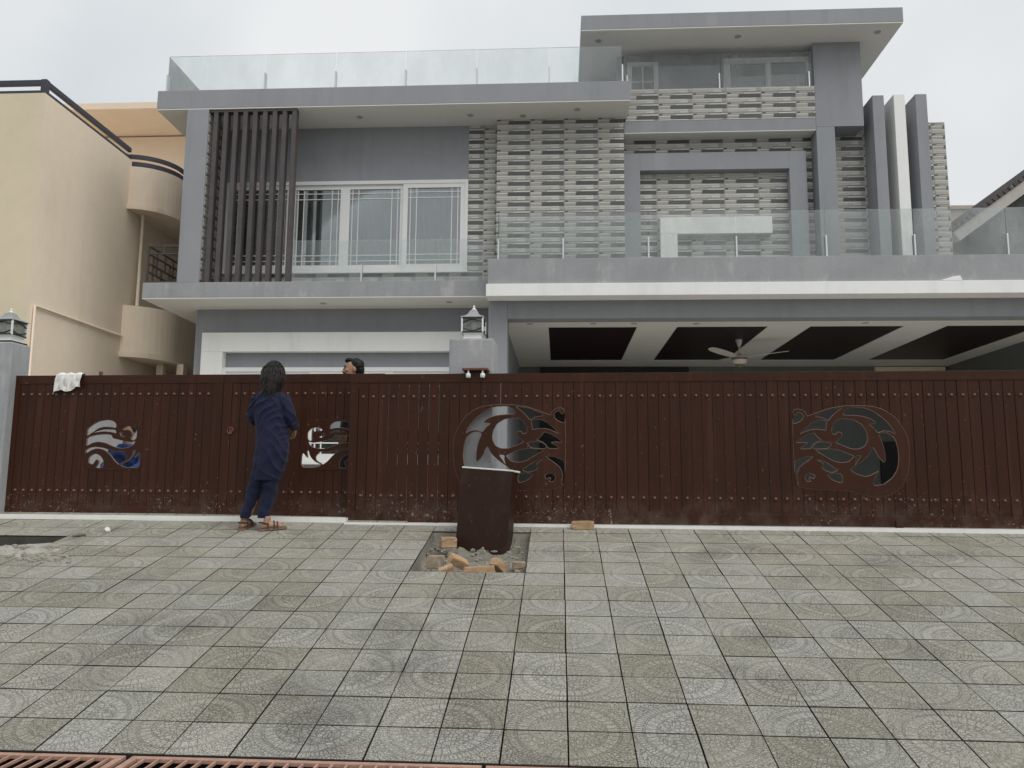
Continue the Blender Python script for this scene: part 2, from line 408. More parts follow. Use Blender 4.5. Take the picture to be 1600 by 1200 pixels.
for k, (nv, d, i, j) in enumerate(cells):
    x, y = cell_xy(i+.5, j+.5)
    jit = Matrix.Rotation(random.gauss(0, .0016), 4, 'X') @ Matrix.Rotation(random.gauss(0, .002), 4, 'Y') @ Matrix.Rotation(random.gauss(0, .0025), 4, 'Z')
    pos = Vector((x+random.gauss(0, .0010), y+random.gauss(0, .0014), y*S+random.gauss(0, .0006)))
    M = Matrix.Translation(pos) @ basis @ jit
    if nv == 0 and k < 300:
        o = bpy.data.objects.new('tile', tmesh[rot_of(i, j)]); link(o, RAMP, pos); o.matrix_local = M
    else:
        tv, tf, uvf = tile_geo(rot_of(i, j), 0); b = len(rest_v)
        rest_v += [M @ Vector(a) for a in tv]
        for f in tf:
            rest_f.append(tuple(b+a for a in f)); rest_uv += [uvf(*tv[a][:2]) for a in f]
o = mesh('further_tiles', rest_v, rest_f, ['paving_tile', 'joint_dirt'], RAMP, mi=([1]*8+[0])*(len(rest_f)//9)); o['kind'] = 'stuff'
ul = o.data.uv_layers.new(name='UVMap')
for lp, q in zip(o.data.loops, rest_uv): ul.data[lp.index].uv = q
# pits
def pit_mesh(name, x0, x1, y0, y1, depth, m, rough, seed, parent, nx=40, ny=36, mound=0):
    vs, fs = [], []
    for b_ in range(ny+1):
        for a in range(nx+1):
            fx, fy = a/nx, b_/ny; x = x0+(x1-x0)*fx; y = y0+(y1-y0)*fy
            e = min(fx, 1-fx, fy*1.0, 1-fy)
            k = 1-max(0, 1-e/.04)**2
            n_ = noise.fractal(Vector((x*9+seed, y*9, seed)), .9, 2.2, 5)
            zz = y*S-.004 - depth*k + rough*n_*k + mound*max(0, 1-((fx-.5)/.55)**2-((fy-.35)/.5)**2)*k
            vs.append((x, y, min(zz, y*S-.012)))
    for b_ in range(ny):
        for a in range(nx):
            q = b_*(nx+1)+a; fs.append((q, q+1, q+nx+2, q+nx+1))
    return mesh(name, vs, fs, m, parent, smooth=False)
px0, py0 = cell_xy(-4, 8); px1, py1 = cell_xy(-1, 12)
pit_mesh('pit_floor', px0, px1, py0, py1, .13, 'cement', .05, 3.3, RAMP, 60, 60, .0)
if pit2:
    a0 = min(i for i, j in pit2); a1 = max(i for i, j in pit2)+1; b0 = min(j for i, j in pit2); b1 = max(j for i, j in pit2)+1
    qx0, qy0 = cell_xy(a0, b0); qx1, qy1 = cell_xy(a1, b1)
    pit_mesh('pit_floor', qx0, qx1, qy0, qy1, .17, 'cement_dark', .05, 8.1, RAMP, 50, 40)

vs, fs = [], []
for a in range(61):
    for b_ in range(15):
        px_ = -60+a*2.9; py_ = 849+11*(1-a/60)-5+b_*1.7
        q = onramp(px_, py_); e = min(1, min(a, 60-a)/8, b_/3, (14-b_)/5)
        n_ = noise.fractal(Vector((q.x*7, q.y*7, 2)), .8, 2.1, 5)
        vs.append((q.x, q.y, q.y*S-.012+e*(.016+.035*n_)))
for a in range(60):
    for b_ in range(14): q = a*15+b_; fs.append((q, q+15, q+16, q+1))
mesh('mortar_bank', vs, fs, 'cement_pale', RAMP)
# ================================================================== HOUSE
PF, BE, BA, W, BAY, FR = 4.2, 4.55, 4.5, 5.3, 5.1, 5.15
H = thing('house', 'two storey grey modern house with stone cladding, glass railings and tower', 'house', (0, 7, ZD))
g, wh, sf = 'grey_paint', 'white_paint', 'soffit_paint'
XL = -6.19
# lower left block and upper window wall
box('wall', XL, -1.0, W, W+.22, ZD, 3.53, g, H, 0)
box('wall', XL, XL+.22, W+.222, 11.5, ZD, 6.76, g, H, 0)
# balcony slab and roof slab (soffits are thin plaster sheets of their own)
box('balcony_slab', -6.745, -1.0, BA, 11.4, 3.545, 3.80, 'grey_render', H, .008)
box('balcony_soffit', -6.74, -1.0, BA+.004, 11.3, 3.53, 3.5448, sf, H, 0)
box('roof_slab', -6.715, 1.155, BA, 11.4, 6.775, 7.10, g, H, .008)
box('roof_soffit', -6.71, 1.15, BA+.004, 11.3, 6.76, 6.7748, sf, H, 0)
# left column of the frame
box('column', -6.185, -5.82, BA+.001, W+.2, 3.80, 6.76, g, H, .006)
# upper wall above window, side pieces
wx0, wx1 = at(345, 350, W).x, at(731, 350, W).x
wz0, wz1 = at(600, 425, W).z, at(600, 283, W).z
box('wall', -5.82, -1.05, W, W+.2, wz1, 6.76, g, H, 0)
box('wall', -5.82, wx0, W, W+.2, 3.80, wz1-.001, g, H, 0)
box('wall', wx1, -1.0, W, W+.2, 3.80, wz1-.001, 'stone_grout', H, 0)
box('wall', wx0+.001, wx1-.001, W, W+.2, 3.80, wz0, 'stone_grout', H, 0)
# bay, tower and right wall backing
BAYW = box('bay_wall', -1.05, 1.09, BAY, BAY+.5, 3.6, 6.76, 'stone_grout', H, 0)
DW = 5.45
DWALL = box('feature_wall', 1.09, 4.30, DW, DW+.2, 3.6, 6.75, 'stone_grout', H, 0)
pz1 = at(1130, 137, FR).z; pz0 = at(1130, 187, FR).z; lz0 = at(1130, 206, FR).z
PAR = box('parapet', 1.12, 4.285, FR+.004, FR+.2, pz0+.001, pz1, 'stone_grout', H, 0)
box('ledge', 1.10, 4.285, FR, DW-.002, lz0+.014, pz0, g, H, .006)
box('ledge_soffit', 1.105, 4.28, FR+.003, DW-.002, lz0, lz0+.0138, sf, H, 0)
# tower right pier: wide above, narrow below
TX1 = 5.07; sz = 8.055
jz = at(1330, 197, FR).z
box('tower_pier', 4.287, TX1, FR, FR+3.5, jz, sz, g, H, .006)
box('tower_pier', 4.287, 4.588, FR, FR+.5, 3.6, jz-.0005, g, H, .004)
# tower wall behind railing
TW = FR+.3
box('tower_wall', 1.02, 4.285, TW, TW+.2, pz1-.5, sz, g, H, 0)
box('tower_wall', .40, 1.019, TW+.9, TW+1.1, 7.0, sz, g, H, 0)
box('tower_wall', 1.02, 1.2, TW+.201, TW+3.3, 7.0, sz, g, H, 0)
box('tower_slab', .369, 5.57, 4.61, 10.2, sz+.015, 8.325, g, H, .008)
box('tower_soffit', .373, 5.565, 4.614, 10.1, sz, sz+.0148, sf, H, 0)
# right wall with fins
RW = 5.55
rx1 = at(1483, 300, RW).x; rzt = at(1463, 191, RW).z
RWALL = box('right_wall', 4.589, rx1, RW, RW+.3, 3.6, rzt, 'stone_grout', H, .004)
for (a, b_, ytop, mname) in ((1362.5, 1380.5, 149, g), (1396, 1413.5, 147.5, wh), (1430, 1448, 147, g)):
    y_ref = 200
    x0_, x1_ = at(a+3, y_ref, 5.12).x, at(b_+3, y_ref, 5.12).x
    box('fin', x0_, x1_, 5.12, RW+.25, 3.6, at(a, ytop, 5.12).z, mname, H, .006)
# grey portal frame on the feature wall
fz1 = at(1100, 238, DW-.16).z; fz0 = at(1100, 265, DW-.16).z
fx0, fx1, fx2, fx3 = 1.094, at(1001, 330, DW-.16).x, at(1236, 330, DW-.16).x, at(1263, 330, DW-.16).x
box('portal', fx0, fx1, DW-.16, DW-.001, 3.6, fz1, g, H, .005)
box('portal', fx2, fx3, DW-.16, DW-.001, 3.6, fz1, g, H, .005)
box('portal', fx1+.0005, fx2-.0005, DW-.16, DW-.001, fz0, fz1, g, H, .005)
q0, q1, q2 = at(1032, 370, DW-.14), at(1207, 352, DW-.14), at(1059, 385, DW-.14)
zt, zb = at(1100, 339, DW-.14).z, at(1100, 365, DW-.14).z
box('white_trim', q0.x, q1.x, DW-.14, DW-.001, zb, zt, wh, H, .005)
box('white_trim', q0.x, q2.x, DW-.14, DW-.001, 3.6, zb-.0005, wh, H, .005)

# porch
pxl = -1.10
box('porch_parapet', pxl, 9.2, PF, PF+.22, 3.647, 4.055, 'grey_render', H, .008)
box('porch_band', pxl-.02, 9.2, PF-.05, PF+.25, 3.453, 3.646, wh, H, .006)
box('porch_slab', pxl+.05, 9.2, PF+.251, 10.0, 3.50, 3.62, g, H, 0)
box('porch_beam', -.809, 9.2, BE, BE+.3, 3.184, 3.499, g, H, .006)
box('beam_soffit_strip', -1.1, 9.2, PF+.251, BE-.001, 3.47, 3.499, sf, H, 0)
box('porch_column', -1.113, -.81, BE-.003, BE+.32, ZD, 3.469, 'porch_light' if 'porch_light' in MATS else g, H, .008)
box('porch_side_wall', -1.10, -.86, BE+.321, 9.5, ZD, 3.499, g, H, 0)
CZ = 3.184
pan = [(-.172, 1.285), (1.94, 3.411), (4.09, 5.578), (6.25, 7.75)]
py0, py1 = 5.25, 8.66
xs = [-.859]+[q for pr in pan for q in pr]+[9.0]
box('porch_ceiling', -.859, 9.0, BE+.301, py0, CZ, CZ+.06, sf, H, 0)
box('porch_ceiling', -.859, 9.0, py1, 9.49, CZ, CZ+.06, sf, H, 0)
for k in range(0, len(xs), 2): box('porch_ceiling', xs[k], xs[k+1], py0+.0005, py1-.0005, CZ, CZ+.06, sf, H, 0)
for a, b_ in pan:
    box('ceiling_panel', a+.001, b_-.001, py0+.001, py1-.001, CZ+.010, CZ+.058, 'panel_wood', H, 0)
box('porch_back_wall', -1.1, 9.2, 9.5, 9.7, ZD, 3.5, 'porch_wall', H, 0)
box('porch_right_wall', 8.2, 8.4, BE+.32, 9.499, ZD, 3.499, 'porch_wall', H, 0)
box('door_header', at(1367, 575, 9.45).x, at(1476, 575, 9.45).x, 9.42, 9.499, 2.2, at(1400, 573, 9.42).z, 'beige_paint', H, .005)
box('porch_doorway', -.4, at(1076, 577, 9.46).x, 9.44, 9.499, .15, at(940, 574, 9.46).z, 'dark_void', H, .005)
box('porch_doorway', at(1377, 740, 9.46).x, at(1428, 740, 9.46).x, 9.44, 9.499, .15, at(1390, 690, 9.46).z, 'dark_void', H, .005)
# downlights
def downlight(x, y, z):
    bm = bmesh.new(); lathe(bm, [(.055, -.004), (.055, .001), (.04, .001)], (x, y, z), 16); d = bmo('downlight', bm, 'downlight_trim', H)
for px_, py_, zz in ((562, 183, 6.76), (735, 180, 6.76), (902, 171, 6.76), (505, 474, 3.53), (702, 472, 3.53), (817, 181, 6.76)):
    q = atz(px_, py_, zz); downlight(q.x, q.y, zz)
for px_, py_ in ((828, 504), (928, 497.5), (993, 498), (1088, 504), (1352, 503)):
    q = atz(px_, py_+1.5, CZ); downlight(q.x, max(q.y, BE+.4), CZ)
for px_, py_ in ((935, 64), (1153, 57), (1371, 50)):
    q = atz(px_, py_, sz); downlight(q.x, q.y, sz)

# --- cladding tiles -------------------------------------------------
CW, CH = .571, .1805
PIECES = [  # u0,u1,v0,v1 (v from the top), depth, material, slant
    (.335, .985, .235, .56, .006, 2, .02), (.01, .325, .235, .385, .0055, 0, .0), (.01, .315, .41, .56, .004, 1, .0),
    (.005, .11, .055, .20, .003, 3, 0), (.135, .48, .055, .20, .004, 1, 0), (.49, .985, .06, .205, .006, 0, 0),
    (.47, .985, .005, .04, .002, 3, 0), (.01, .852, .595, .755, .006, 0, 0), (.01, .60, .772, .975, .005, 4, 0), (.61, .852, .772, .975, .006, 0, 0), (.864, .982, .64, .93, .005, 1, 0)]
CM = ['stone_light', 'stone_mid', 'stone_dark', 'stone_shadow', 'stone_pale']
cache = {}
def clad_mesh(u0, u1, v0, v1):
    key = tuple(round(a, 3) for a in (u0, u1, v0, v1))
    if key in cache: return cache[key]
    vs, fs, mi = [], [], []
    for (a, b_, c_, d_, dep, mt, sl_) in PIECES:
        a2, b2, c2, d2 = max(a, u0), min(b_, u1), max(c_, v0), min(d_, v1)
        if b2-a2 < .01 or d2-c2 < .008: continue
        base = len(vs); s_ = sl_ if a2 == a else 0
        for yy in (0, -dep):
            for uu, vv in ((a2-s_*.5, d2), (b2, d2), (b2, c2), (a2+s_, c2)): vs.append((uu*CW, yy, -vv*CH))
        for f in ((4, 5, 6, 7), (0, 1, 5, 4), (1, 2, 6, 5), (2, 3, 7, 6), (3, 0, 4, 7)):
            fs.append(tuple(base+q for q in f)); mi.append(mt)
    me = bpy.data.meshes.new('stone_tile'); me.from_pydata(vs, [], fs); setmat(me, CM)
    me.polygons.foreach_set('material_index', mi); me.update()
    cache[key] = me; return me
def clad(x0, x1, z0, z1, y, parent, ox, oz, skip=None, axis='x'):
    """cladding tiles over a rectangle, lattice starting at (ox, oz=top)"""
    i = math.floor((x0-ox)/CW)
    while ox+i*CW < x1-.01:
        j = math.floor((oz-z1)/CH)
        while oz-j*CH > z0+.01:
            tx, tz = ox+i*CW, oz-j*CH
            u0, u1 = max(0, (x0-tx)/CW), min(1, (x1-tx)/CW); v0, v1 = max(0, (tz-z1)/CH), min(1, (tz-z0)/CH)
            if u1-u0 > .03 and v1-v0 > .05 and not (skip and skip(tx+u0*CW, tx+u1*CW, tz-v1*CH, tz-v0*CH)):
                o = bpy.data.objects.new('stone_tile', clad_mesh(u0, u1, v0, v1))
                if axis == 'x': link(o, parent, (tx, y, tz))
                else: link(o, parent, (y, tx, tz)); o.rotation_euler = (0, 0, R(90))
            j += 1
        i += 1
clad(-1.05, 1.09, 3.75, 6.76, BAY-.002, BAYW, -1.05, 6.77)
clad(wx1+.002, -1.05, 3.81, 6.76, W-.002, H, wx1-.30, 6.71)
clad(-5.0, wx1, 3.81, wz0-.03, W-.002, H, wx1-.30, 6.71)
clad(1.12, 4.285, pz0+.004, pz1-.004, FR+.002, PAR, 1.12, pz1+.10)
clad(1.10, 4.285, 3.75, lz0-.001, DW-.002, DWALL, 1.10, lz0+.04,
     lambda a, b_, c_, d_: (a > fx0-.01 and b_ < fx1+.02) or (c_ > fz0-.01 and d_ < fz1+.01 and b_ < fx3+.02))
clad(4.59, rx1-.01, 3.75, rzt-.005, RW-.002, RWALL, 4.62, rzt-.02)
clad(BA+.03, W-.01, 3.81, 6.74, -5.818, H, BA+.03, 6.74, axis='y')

# --- windows ----------------------------------------------------------
def sash(parent, x0, x1, z0, z1, y, fw=.055, mv=(), mh=(), mw=.014, glassm='window_glass', dep=.05):
    s = thing_part('sash', x0, x1, z0, z1, y, fw, dep, parent)
    p = mesh('pane', [(x0+fw*.7, y+dep*.5, z0+fw*.7), (x1-fw*.7, y+dep*.5, z0+fw*.7), (x1-fw*.7, y+dep*.5, z1-fw*.7), (x0+fw*.7, y+dep*.5, z1-fw*.7),
                      (x0+fw*.7, y+dep*.5+.006, z0+fw*.7), (x1-fw*.7, y+dep*.5+.006, z0+fw*.7), (x1-fw*.7, y+dep*.5+.006, z1-fw*.7), (x0+fw*.7, y+dep*.5+.006, z1-fw*.7)],
             [(0, 1, 2, 3), (5, 4, 7, 6), (0, 4, 5, 1), (3, 2, 6, 7), (0, 3, 7, 4), (1, 5, 6, 2)], glassm, s)
    for xx in mv:
        box('glazing_bar', xx-mw/2, xx+mw/2, y+dep*.5-.012, y+dep*.5-.001, z0+fw*.9, z1-fw*.9, 'upvc_white', s, 0)
    for zz in mh:
        box('glazing_bar', x0+fw*.9, x1-fw*.9, y+dep*.5-.010, y+dep*.5-.002, zz-mw/2, zz+mw/2, 'upvc_white', s, 0)
    return s
def thing_part(name, x0, x1, z0, z1, y, fw, dep, parent):
    bm = bmesh.new()
    bbox(bm, x0, x0+fw, y, y+dep, z0, z1, .004); bbox(bm, x1-fw, x1, y, y+dep, z0, z1, .004)
    bbox(bm, x0+fw, x1-fw, y+.001, y+dep, z1-fw, z1, 0); bbox(bm, x0+fw, x1-fw, y+.001, y+dep, z0, z0+fw, 0)
    return bmo(name, bm, 'upvc_white', parent)
# upper big window
fr = thing_part('window', wx0, wx1, wz0, wz1, W-.03, .06, .12, H)
xsash = [at(a, 350, W).x for a in (352, 455, 536, 541, 629, 632, 728)]
def bars(x0, x1, z0, z1):
    wv = x1-x0
    return ([x0+.13, x0+.235, x1-.13, x1-.235], [z0+.155, z0+.255, z1-.155, z1-.255])
for (a, b_, yy) in ((wx0+.055, at(455, 350, W).x, W-.012), (at(452, 350, W).x, at(538, 350, W).x, W+.012), (at(537.5, 350, W).x, at(632, 350, W).x, W+.012), (at(629, 350, W).x, wx1-.045, W-.02)):
    mv, mh = bars(a, b_, wz0+.05, wz1-.05)
    sash(H, a, b_, wz0+.045, wz1-.05, yy, .085, mv, mh)
# curtains behind and dark room
def curtain(x0, x1, z0, z1, y, parent, n=60):
    vs, fs = [], []
    for k in range(n+1):
        x = x0+(x1-x0)*k/n; yy = y+.025*math.sin(k*1.7)+.015*math.sin(k*.6+1)
        vs += [(x, yy, z0), (x, yy, z1)]
    for k in range(n): fs.append((2*k, 2*k+2, 2*k+3, 2*k+1))
    return mesh('curtain', vs, fs, 'curtain', parent, smooth=True)
curtain(at(541, 350, W).x, wx1, wz0, wz1, W+.19, H, 90)
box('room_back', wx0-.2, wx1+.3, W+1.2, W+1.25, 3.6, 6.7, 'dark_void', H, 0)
box('window_sill', wx0-.03, wx1+.02, W-.06, W-.001, wz0-.03, wz0-.001, 'upvc_white', H, .004)
# louvres
lxs = [338, 352.5, 367.5, 382.5, 397.5, 412.5, 427, 441.5, 456]
LZ1, LZ0 = 6.758, 3.802
for k in range(9):
    xm = at(330+k*15.5, 300, BA+.03).x
    box('louver', xm-.032, xm+.042, BA+.03, BA+.15, LZ0, LZ1, 'louver_brown', H, .004)
box('louver_rail', -5.815, at(461, 175, BA).x, BA+.028, BA+.162, 6.715, 6.7585, 'louver_brown', H, .003)

# lower left: white portal, recessed window
lw0 = W-.16
zt1, zt0 = at(500, 519, lw0).z, at(500, 549, lw0).z
wl0, wl1 = at(314, 550, lw0).x, at(347, 560, lw0).x
box('white_portal', wl0, -1.2, lw0, W-.001, zt0, zt1, wh, H, .006)
box('white_portal', wl0, wl1, lw0, W-.001, ZD, zt0-.0005, wh, H, .006)
gz1 = at(500, 575, W-.02).z; gx0, gx1 = at(351, 580, W).x, -1.25
thing_part('window', gx0, gx1, .95, gz1, W-.10, .07, .1, H)
nS = 3
for k in range(nS):
    a, b_ = gx0+.06+(gx1-gx0-.12)*k/nS, gx0+.06+(gx1-gx0-.12)*(k+1)/nS
    mv, mh = bars(a, b_, 1.0, gz1-.06)
    sash(H, a, b_, 1.0, gz1-.06, W-.085 if k % 2 else W-.07, .075, mv[:], mh, .022)
box('window_sill', gx0-.05, gx1, W-.2, W-.001, .90, .949, 'marble', H, .004)
# small strips with screws on top of that frame
# tower door and window
dx0, dx1 = at(980, 120, TW).x, at(1028, 120, TW).x
dzt = at(1000, 100, TW).z
sash(H, dx0, dx1, pz1-.55, dzt, TW-.06, .075, [(dx0+dx1)/2], [dzt-.36], .02, 'dusty_glass')
tx0, tx1 = at(1130, 110, TW).x, at(1268, 110, TW).x; tzt = at(1200, 92, TW).z
thing_part('window', tx0, tx1, pz1-.5, tzt, TW-.05, .05, .05, H)
xm = (tx0+tx1)/2
sash(H, tx0+.05, xm+.02, pz1-.45, tzt-.05, TW-.055, .06)
sash(H, xm-.02, tx1-.05, pz1-.45, tzt-.05, TW-.075, .06)
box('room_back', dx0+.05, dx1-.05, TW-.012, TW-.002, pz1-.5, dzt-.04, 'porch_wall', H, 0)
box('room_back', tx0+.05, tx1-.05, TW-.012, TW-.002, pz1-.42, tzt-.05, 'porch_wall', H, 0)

# --- glass railings ------------------------------------------------------
def pane(x0, x1, y, z0, z1, m='rail_glass', th=.012):
    return box('glass_panel', x0+.006, x1-.006, y, y+th, z0, z1, m, H, 0)
def post(x, y, z0, z1, w_=.028):
    bm = bmesh.new(); bbox(bm, x-w_, x-.004, y-.03, y+.045, z0, z1, .003); 
    return bmo('railing_post', bm, 'steel', H)
RY = BA+.09
zr1 = at(500, 83, RY).z
xr = [at(a, 110, RY).x for a in (263, 415, 525, 634, 745, 858, 972)]
for a, b_ in zip(xr, xr[1:]): pane(a, b_, RY, 7.115, zr1)
for a in xr[:]: post(a+.02, RY, 7.10, 7.42)
for k in range(3): box('glass_panel', xr[0], xr[0]+.012, RY+.02+k*1.5, RY+1.5+k*1.5, 7.115, zr1, 'rail_glass', H, 0)
ty = FR+.05
xt = [at(a, 110, ty).x for a in (974, 1126, 1272)]; tz1 = at(1130, 84, ty).z
for a, b_ in zip(xt, xt[1:]): pane(a, b_, ty, pz1+.01, tz1, 'dusty_glass')
for a in (981, 1125, 1265): post(at(a, 120, ty).x, ty, pz1, pz1+.28)
pg = PF+.10
zg1 = at(1100, 330, pg).z
xp = [at(a, 370, pg).x for a in (779, 880, 1013, 1150, 1290, 1428, 1573, 1715)]
for a, b_ in zip(xp, xp[1:]): pane(a, b_, pg, 4.065, zg1, 'dusty_glass' if a > 4.8 else 'porch_glass')
for a in xp: post(a+.015, pg, 4.055, 4.40)
box('glass_panel', xp[0]-.006, xp[0]+.004, pg+.02, BAY-.03, 4.065, zg1, 'rail_glass', H, 0)
bg_ = BA+.09
xb_ = [at(a, 400, bg_).x for a in (452, 566, 681, 757)]; bz1 = at(600, 375, bg_).z
for a, b_ in zip(xb_, xb_[1:]): pane(a, b_, bg_, 3.81, bz1)
for a in xb_[:3]: post(a+.015, bg_, 3.80, 4.09)
# side balcony grille, left of the column
gr = box('balcony_grille', -6.72, -6.69, BA+.03, BA+.06, 3.80, 4.45, 'grill_brown', H, .003)
gt = 4.44
for (a, b_, c_, d_) in ((-6.72, -6.19, gt-.03, gt+.005), (-6.69, -6.19, gt-.16, gt-.135), (-6.69, -6.19, 3.802, 3.83), (-6.45, -6.42, gt-.135, gt-.03)):
    box('grille_bar', a, b_, BA+.032, BA+.058, c_, d_, 'grill_brown', gr, 0)
for zz in (3.81, 3.98, 4.12, 4.28, gt-.03): box('grille_bar', -6.715, -6.69, BA+.065, 7.6, zz, zz+.026, 'grill_brown', gr, 0)
yy = BA+.2; k = 0
while yy < 7.5:
    z0_, z1_ = [(3.81, 4.28), (3.98, 4.41), (3.81, 4.12), (4.12, 4.41)][k % 4]
    box('grille_bar', -6.714, -6.691, yy, yy+.026, z0_, z1_, 'grill_brown', gr, 0); yy += .17 if k % 2 else .11; k += 1

BW = tag(box('boundary_wall', -7.0, -6.8, 1.0, 11, -.3, 1.62, 'grey_render', None, .01), 'low grey boundary wall between the two houses, seen through the left gate cutout', 'wall')
# ================================================================== NEIGHBOUR HOUSE (left)
NX = -8.0
n0 = atx(70, 151, NX); n1 = atx(206, 245, NX); NZ = (n0.z+n1.z)/2
N = thing('neighbour_house', 'beige plastered house with curved balconies and dark parapet rails', 'house', (-11, 9, -.95))
mesh('wall', [(-16, n0.y, -.95), (NX, n0.y, -.95), (NX, n0.y, NZ), (-16, n0.y, NZ)], [(0, 1, 2, 3)], 'cream_front', N)
mesh('wall', [(NX, n0.y, -.95), (NX, n1.y+5, -.95), (NX, n1.y+5, NZ), (NX, n0.y, NZ), (-16, n0.y, NZ), (-16, n1.y+5, NZ)], [(0, 1, 2, 3), (3, 2, 5, 4)], 'beige_paint', N)
# parapet rails
rt = atx(70.5, 121.5, NX).z
for zz, hh_ in ((rt-.085, .085), (rt-.26, .085)):
    box('parapet_rail', NX-.07, NX-.01, n0.y+.02, n1.y+.0, zz, zz+hh_, 'rail_dark', N, .006)
    box('parapet_rail', -16, NX-.071, n0.y+.02, n0.y+.08, zz, zz+hh_, 'rail_dark', N, .006)
box('rail_post', NX-.09, NX+.0, n0.y+.01, n0.y+.1, NZ, rt+.005, 'rail_dark', N, .006)
def curved_path(y0, xr_, rad, yend):
    pts = [(NX-.06, y0), (xr_-rad, y0)]
    for k in range(1, 13):
        a = k/12*math.pi/2; pts.append((xr_-rad+rad*math.sin(a), y0+rad-rad*math.cos(a)))
    pts.append((xr_, yend)); return pts
def ribbon(name, pts, z0, z1, th, m, parent):
    vs, fs = [], []
    for k, (x, y) in enumerate(pts):
        a = Vector(pts[max(k-1, 0)]); b_ = Vector(pts[min(k+1, len(pts)-1)]); d = (b_-a).normalized(); nn = Vector((-d.y, d.x))
        for q in (0, th): vs += [(x+nn.x*q, y+nn.y*q, z0), (x+nn.x*q, y+nn.y*q, z1)]
    for k in range(len(pts)-1):
        b_ = 4*k
        for (p_, q_) in ((0, 1), (1, 3), (3, 2), (2, 0)): fs.append((b_+p_, b_+4+p_, b_+4+q_, b_+q_))
    fs += [(0, 1, 3, 2)]
    o = mesh(name, vs, fs, m, parent); return o
def slabface(name, pts, z, m, parent):
    vs = [(x, y, z) for x, y in pts]+[(NX, pts[-1][1], z)]
    return mesh(name, vs, [tuple(range(len(vs)))], m, parent)
ub = atx(205, 258, NX); uy = ub.y-.02
zu1, zu0 = at(235, 259, uy).z, at(235, 326, uy).z
xr_u = at(272, 290, uy+.4).x
pth = curved_path(uy, xr_u, .75, uy+3.4)
ribbon('balcony_wall', pth, zu0+.10, zu1, .1, 'beige_warm', N)
ribbon('balcony_lip', [(NX-.06, uy-.03)]+[(x+.03*(k > 1), y-.03*(k < 8)) for k, (x, y) in enumerate(pth)][1:], zu0, zu0+.095, .16, 'beige_warm', N)
slabface('balcony_soffit', pth, zu0+.01, 'beige_warm', N)
for zz in (zu1+.03, zu1+.17): ribbon('balcony_rail', [(x-.02, y+.03) for x, y in pth], zz, zz+.075, .05, 'rail_dark', N)
lb = atx(188, 520, NX); ly = lb.y
zl1, zl0 = at(215, 476, ly).z, at(215, 557, ly).z
xr_l = at(262, 520, ly+.45).x
pth2 = curved_path(ly, xr_l, .85, ly+4.5)
ribbon('balcony_wall', pth2, zl0+.10, zl1, .12, 'beige_paint', N)
ribbon('balcony_lip', [(x+.03*(k > 1), y-.03*(k < 8)) for k, (x, y) in enumerate(pth2)], zl0, zl0+.095, .18, 'beige_warm', N)
slabface('balcony_soffit', pth2, zl0+.01, 'beige_warm', N)
for xx in (-7.75, -7.35): box('post', xx, xx+.14, ly+.9, ly+1.05, -.95, zl0, 'beige_paint', N, .01)
# upper block behind, with projecting roof
uz = at(190, 160, 9.2).z
box('upper_wall', -16, -5.9, 10.6, 10.9, 4.5, uz-.2, 'beige_warm', N, 0)
box('upper_roof', -16.5, -5.6, 9.2, 14, uz-.16, uz, 'beige_warm', N, .01)
box('back_wall', NX-.01, -5.9, 9.6, 9.9, -.95, 6.4, 'beige_warm', N, 0)
# dark window beside the balcony, pipes
dw = atx(214, 430, NX)
q0 = at(214, 403, 8.4); q1 = at(232, 466, 8.4)
wnd = box('window', q0.x, q0.x+1.2, 8.4, 8.5, q1.z, q0.z, 'grill_brown', N, .01)
box('pane', q0.x+.06, q0.x+1.1, 8.39, 8.399, q1.z+.06, q0.z-.06, 'dark_void', wnd, 0)
def pipe(pts, r_, m='beige_warm'):
    bm = bmesh.new(); tube(bm, pts, r_, 8); bmo('pipe', bm, m, N, smooth=True)
a_ = atx(55, 478, NX+.03); b2 = atx(190, 525, NX+.03); c2 = Vector((NX+.03, a_.y, .0))
pipe([c2, a_, b2], .022)
d1 = at(216, 345, uy+.3); pipe([(NX+.12, uy+.35, zl1-.2), (NX+.12, uy+.35, zu0)], .03)

# ================================================================== RIGHT NEIGHBOUR
RN = thing('tiled_roof_house', 'old grey house with sloping clay tile roof beyond the right terrace', 'house', (12, 12, -.95))
RYp = 10.0
e0 = at(1487, 359, RYp); e1 = at(1600, 277, RYp)
dirv = (e1-e0); dirv.y = 0; dl = dirv.length; dirv.normalize(); nrm = Vector((-dirv.z, 0, dirv.x))
L_ = 6.5
def rbox(name, s0, s1, h0, h1, y0, y1, m):
    vs = []
    for yy in (y0, y1):
        for (s_, h_) in ((s0, h0), (s1, h0), (s1, h1), (s0, h1)): q = e0+dirv*s_+nrm*h_; vs.append((q.x, yy, q.z))
    return mesh(name, vs, [(0, 1, 2, 3), (7, 6, 5, 4), (0, 4, 5, 1), (1, 5, 6, 2), (2, 6, 7, 3), (3, 7, 4, 0)], m, RN)
rbox('roof', 0, L_, -.06, -.005, RYp, RYp+6, 'roof_tile')
rbox('barge_board', 0, L_, -.30, -.061, RYp+.02, RYp+.3, 'barge')
s_ = .05
while s_ < L_:
    q = e0+dirv*s_; bm = bmesh.new()
    pts = [(q.x, RYp-.03, q.z+.0), (q.x, RYp+6, q.z)]
    tube(bm, pts, .058, 8); bmo('ridge_tile', bm, 'roof_tile', RN); s_ += .145
q = e0+dirv*L_
mesh('wall', [(e0.x+.02, RYp+.32, -.9), (q.x, RYp+.32, -.9), (q.x, RYp+.32, q.z-.1), (e0.x+.02, RYp+.32, e0.z-.15)], [(0, 1, 2, 3)], 'old_wall', RN)
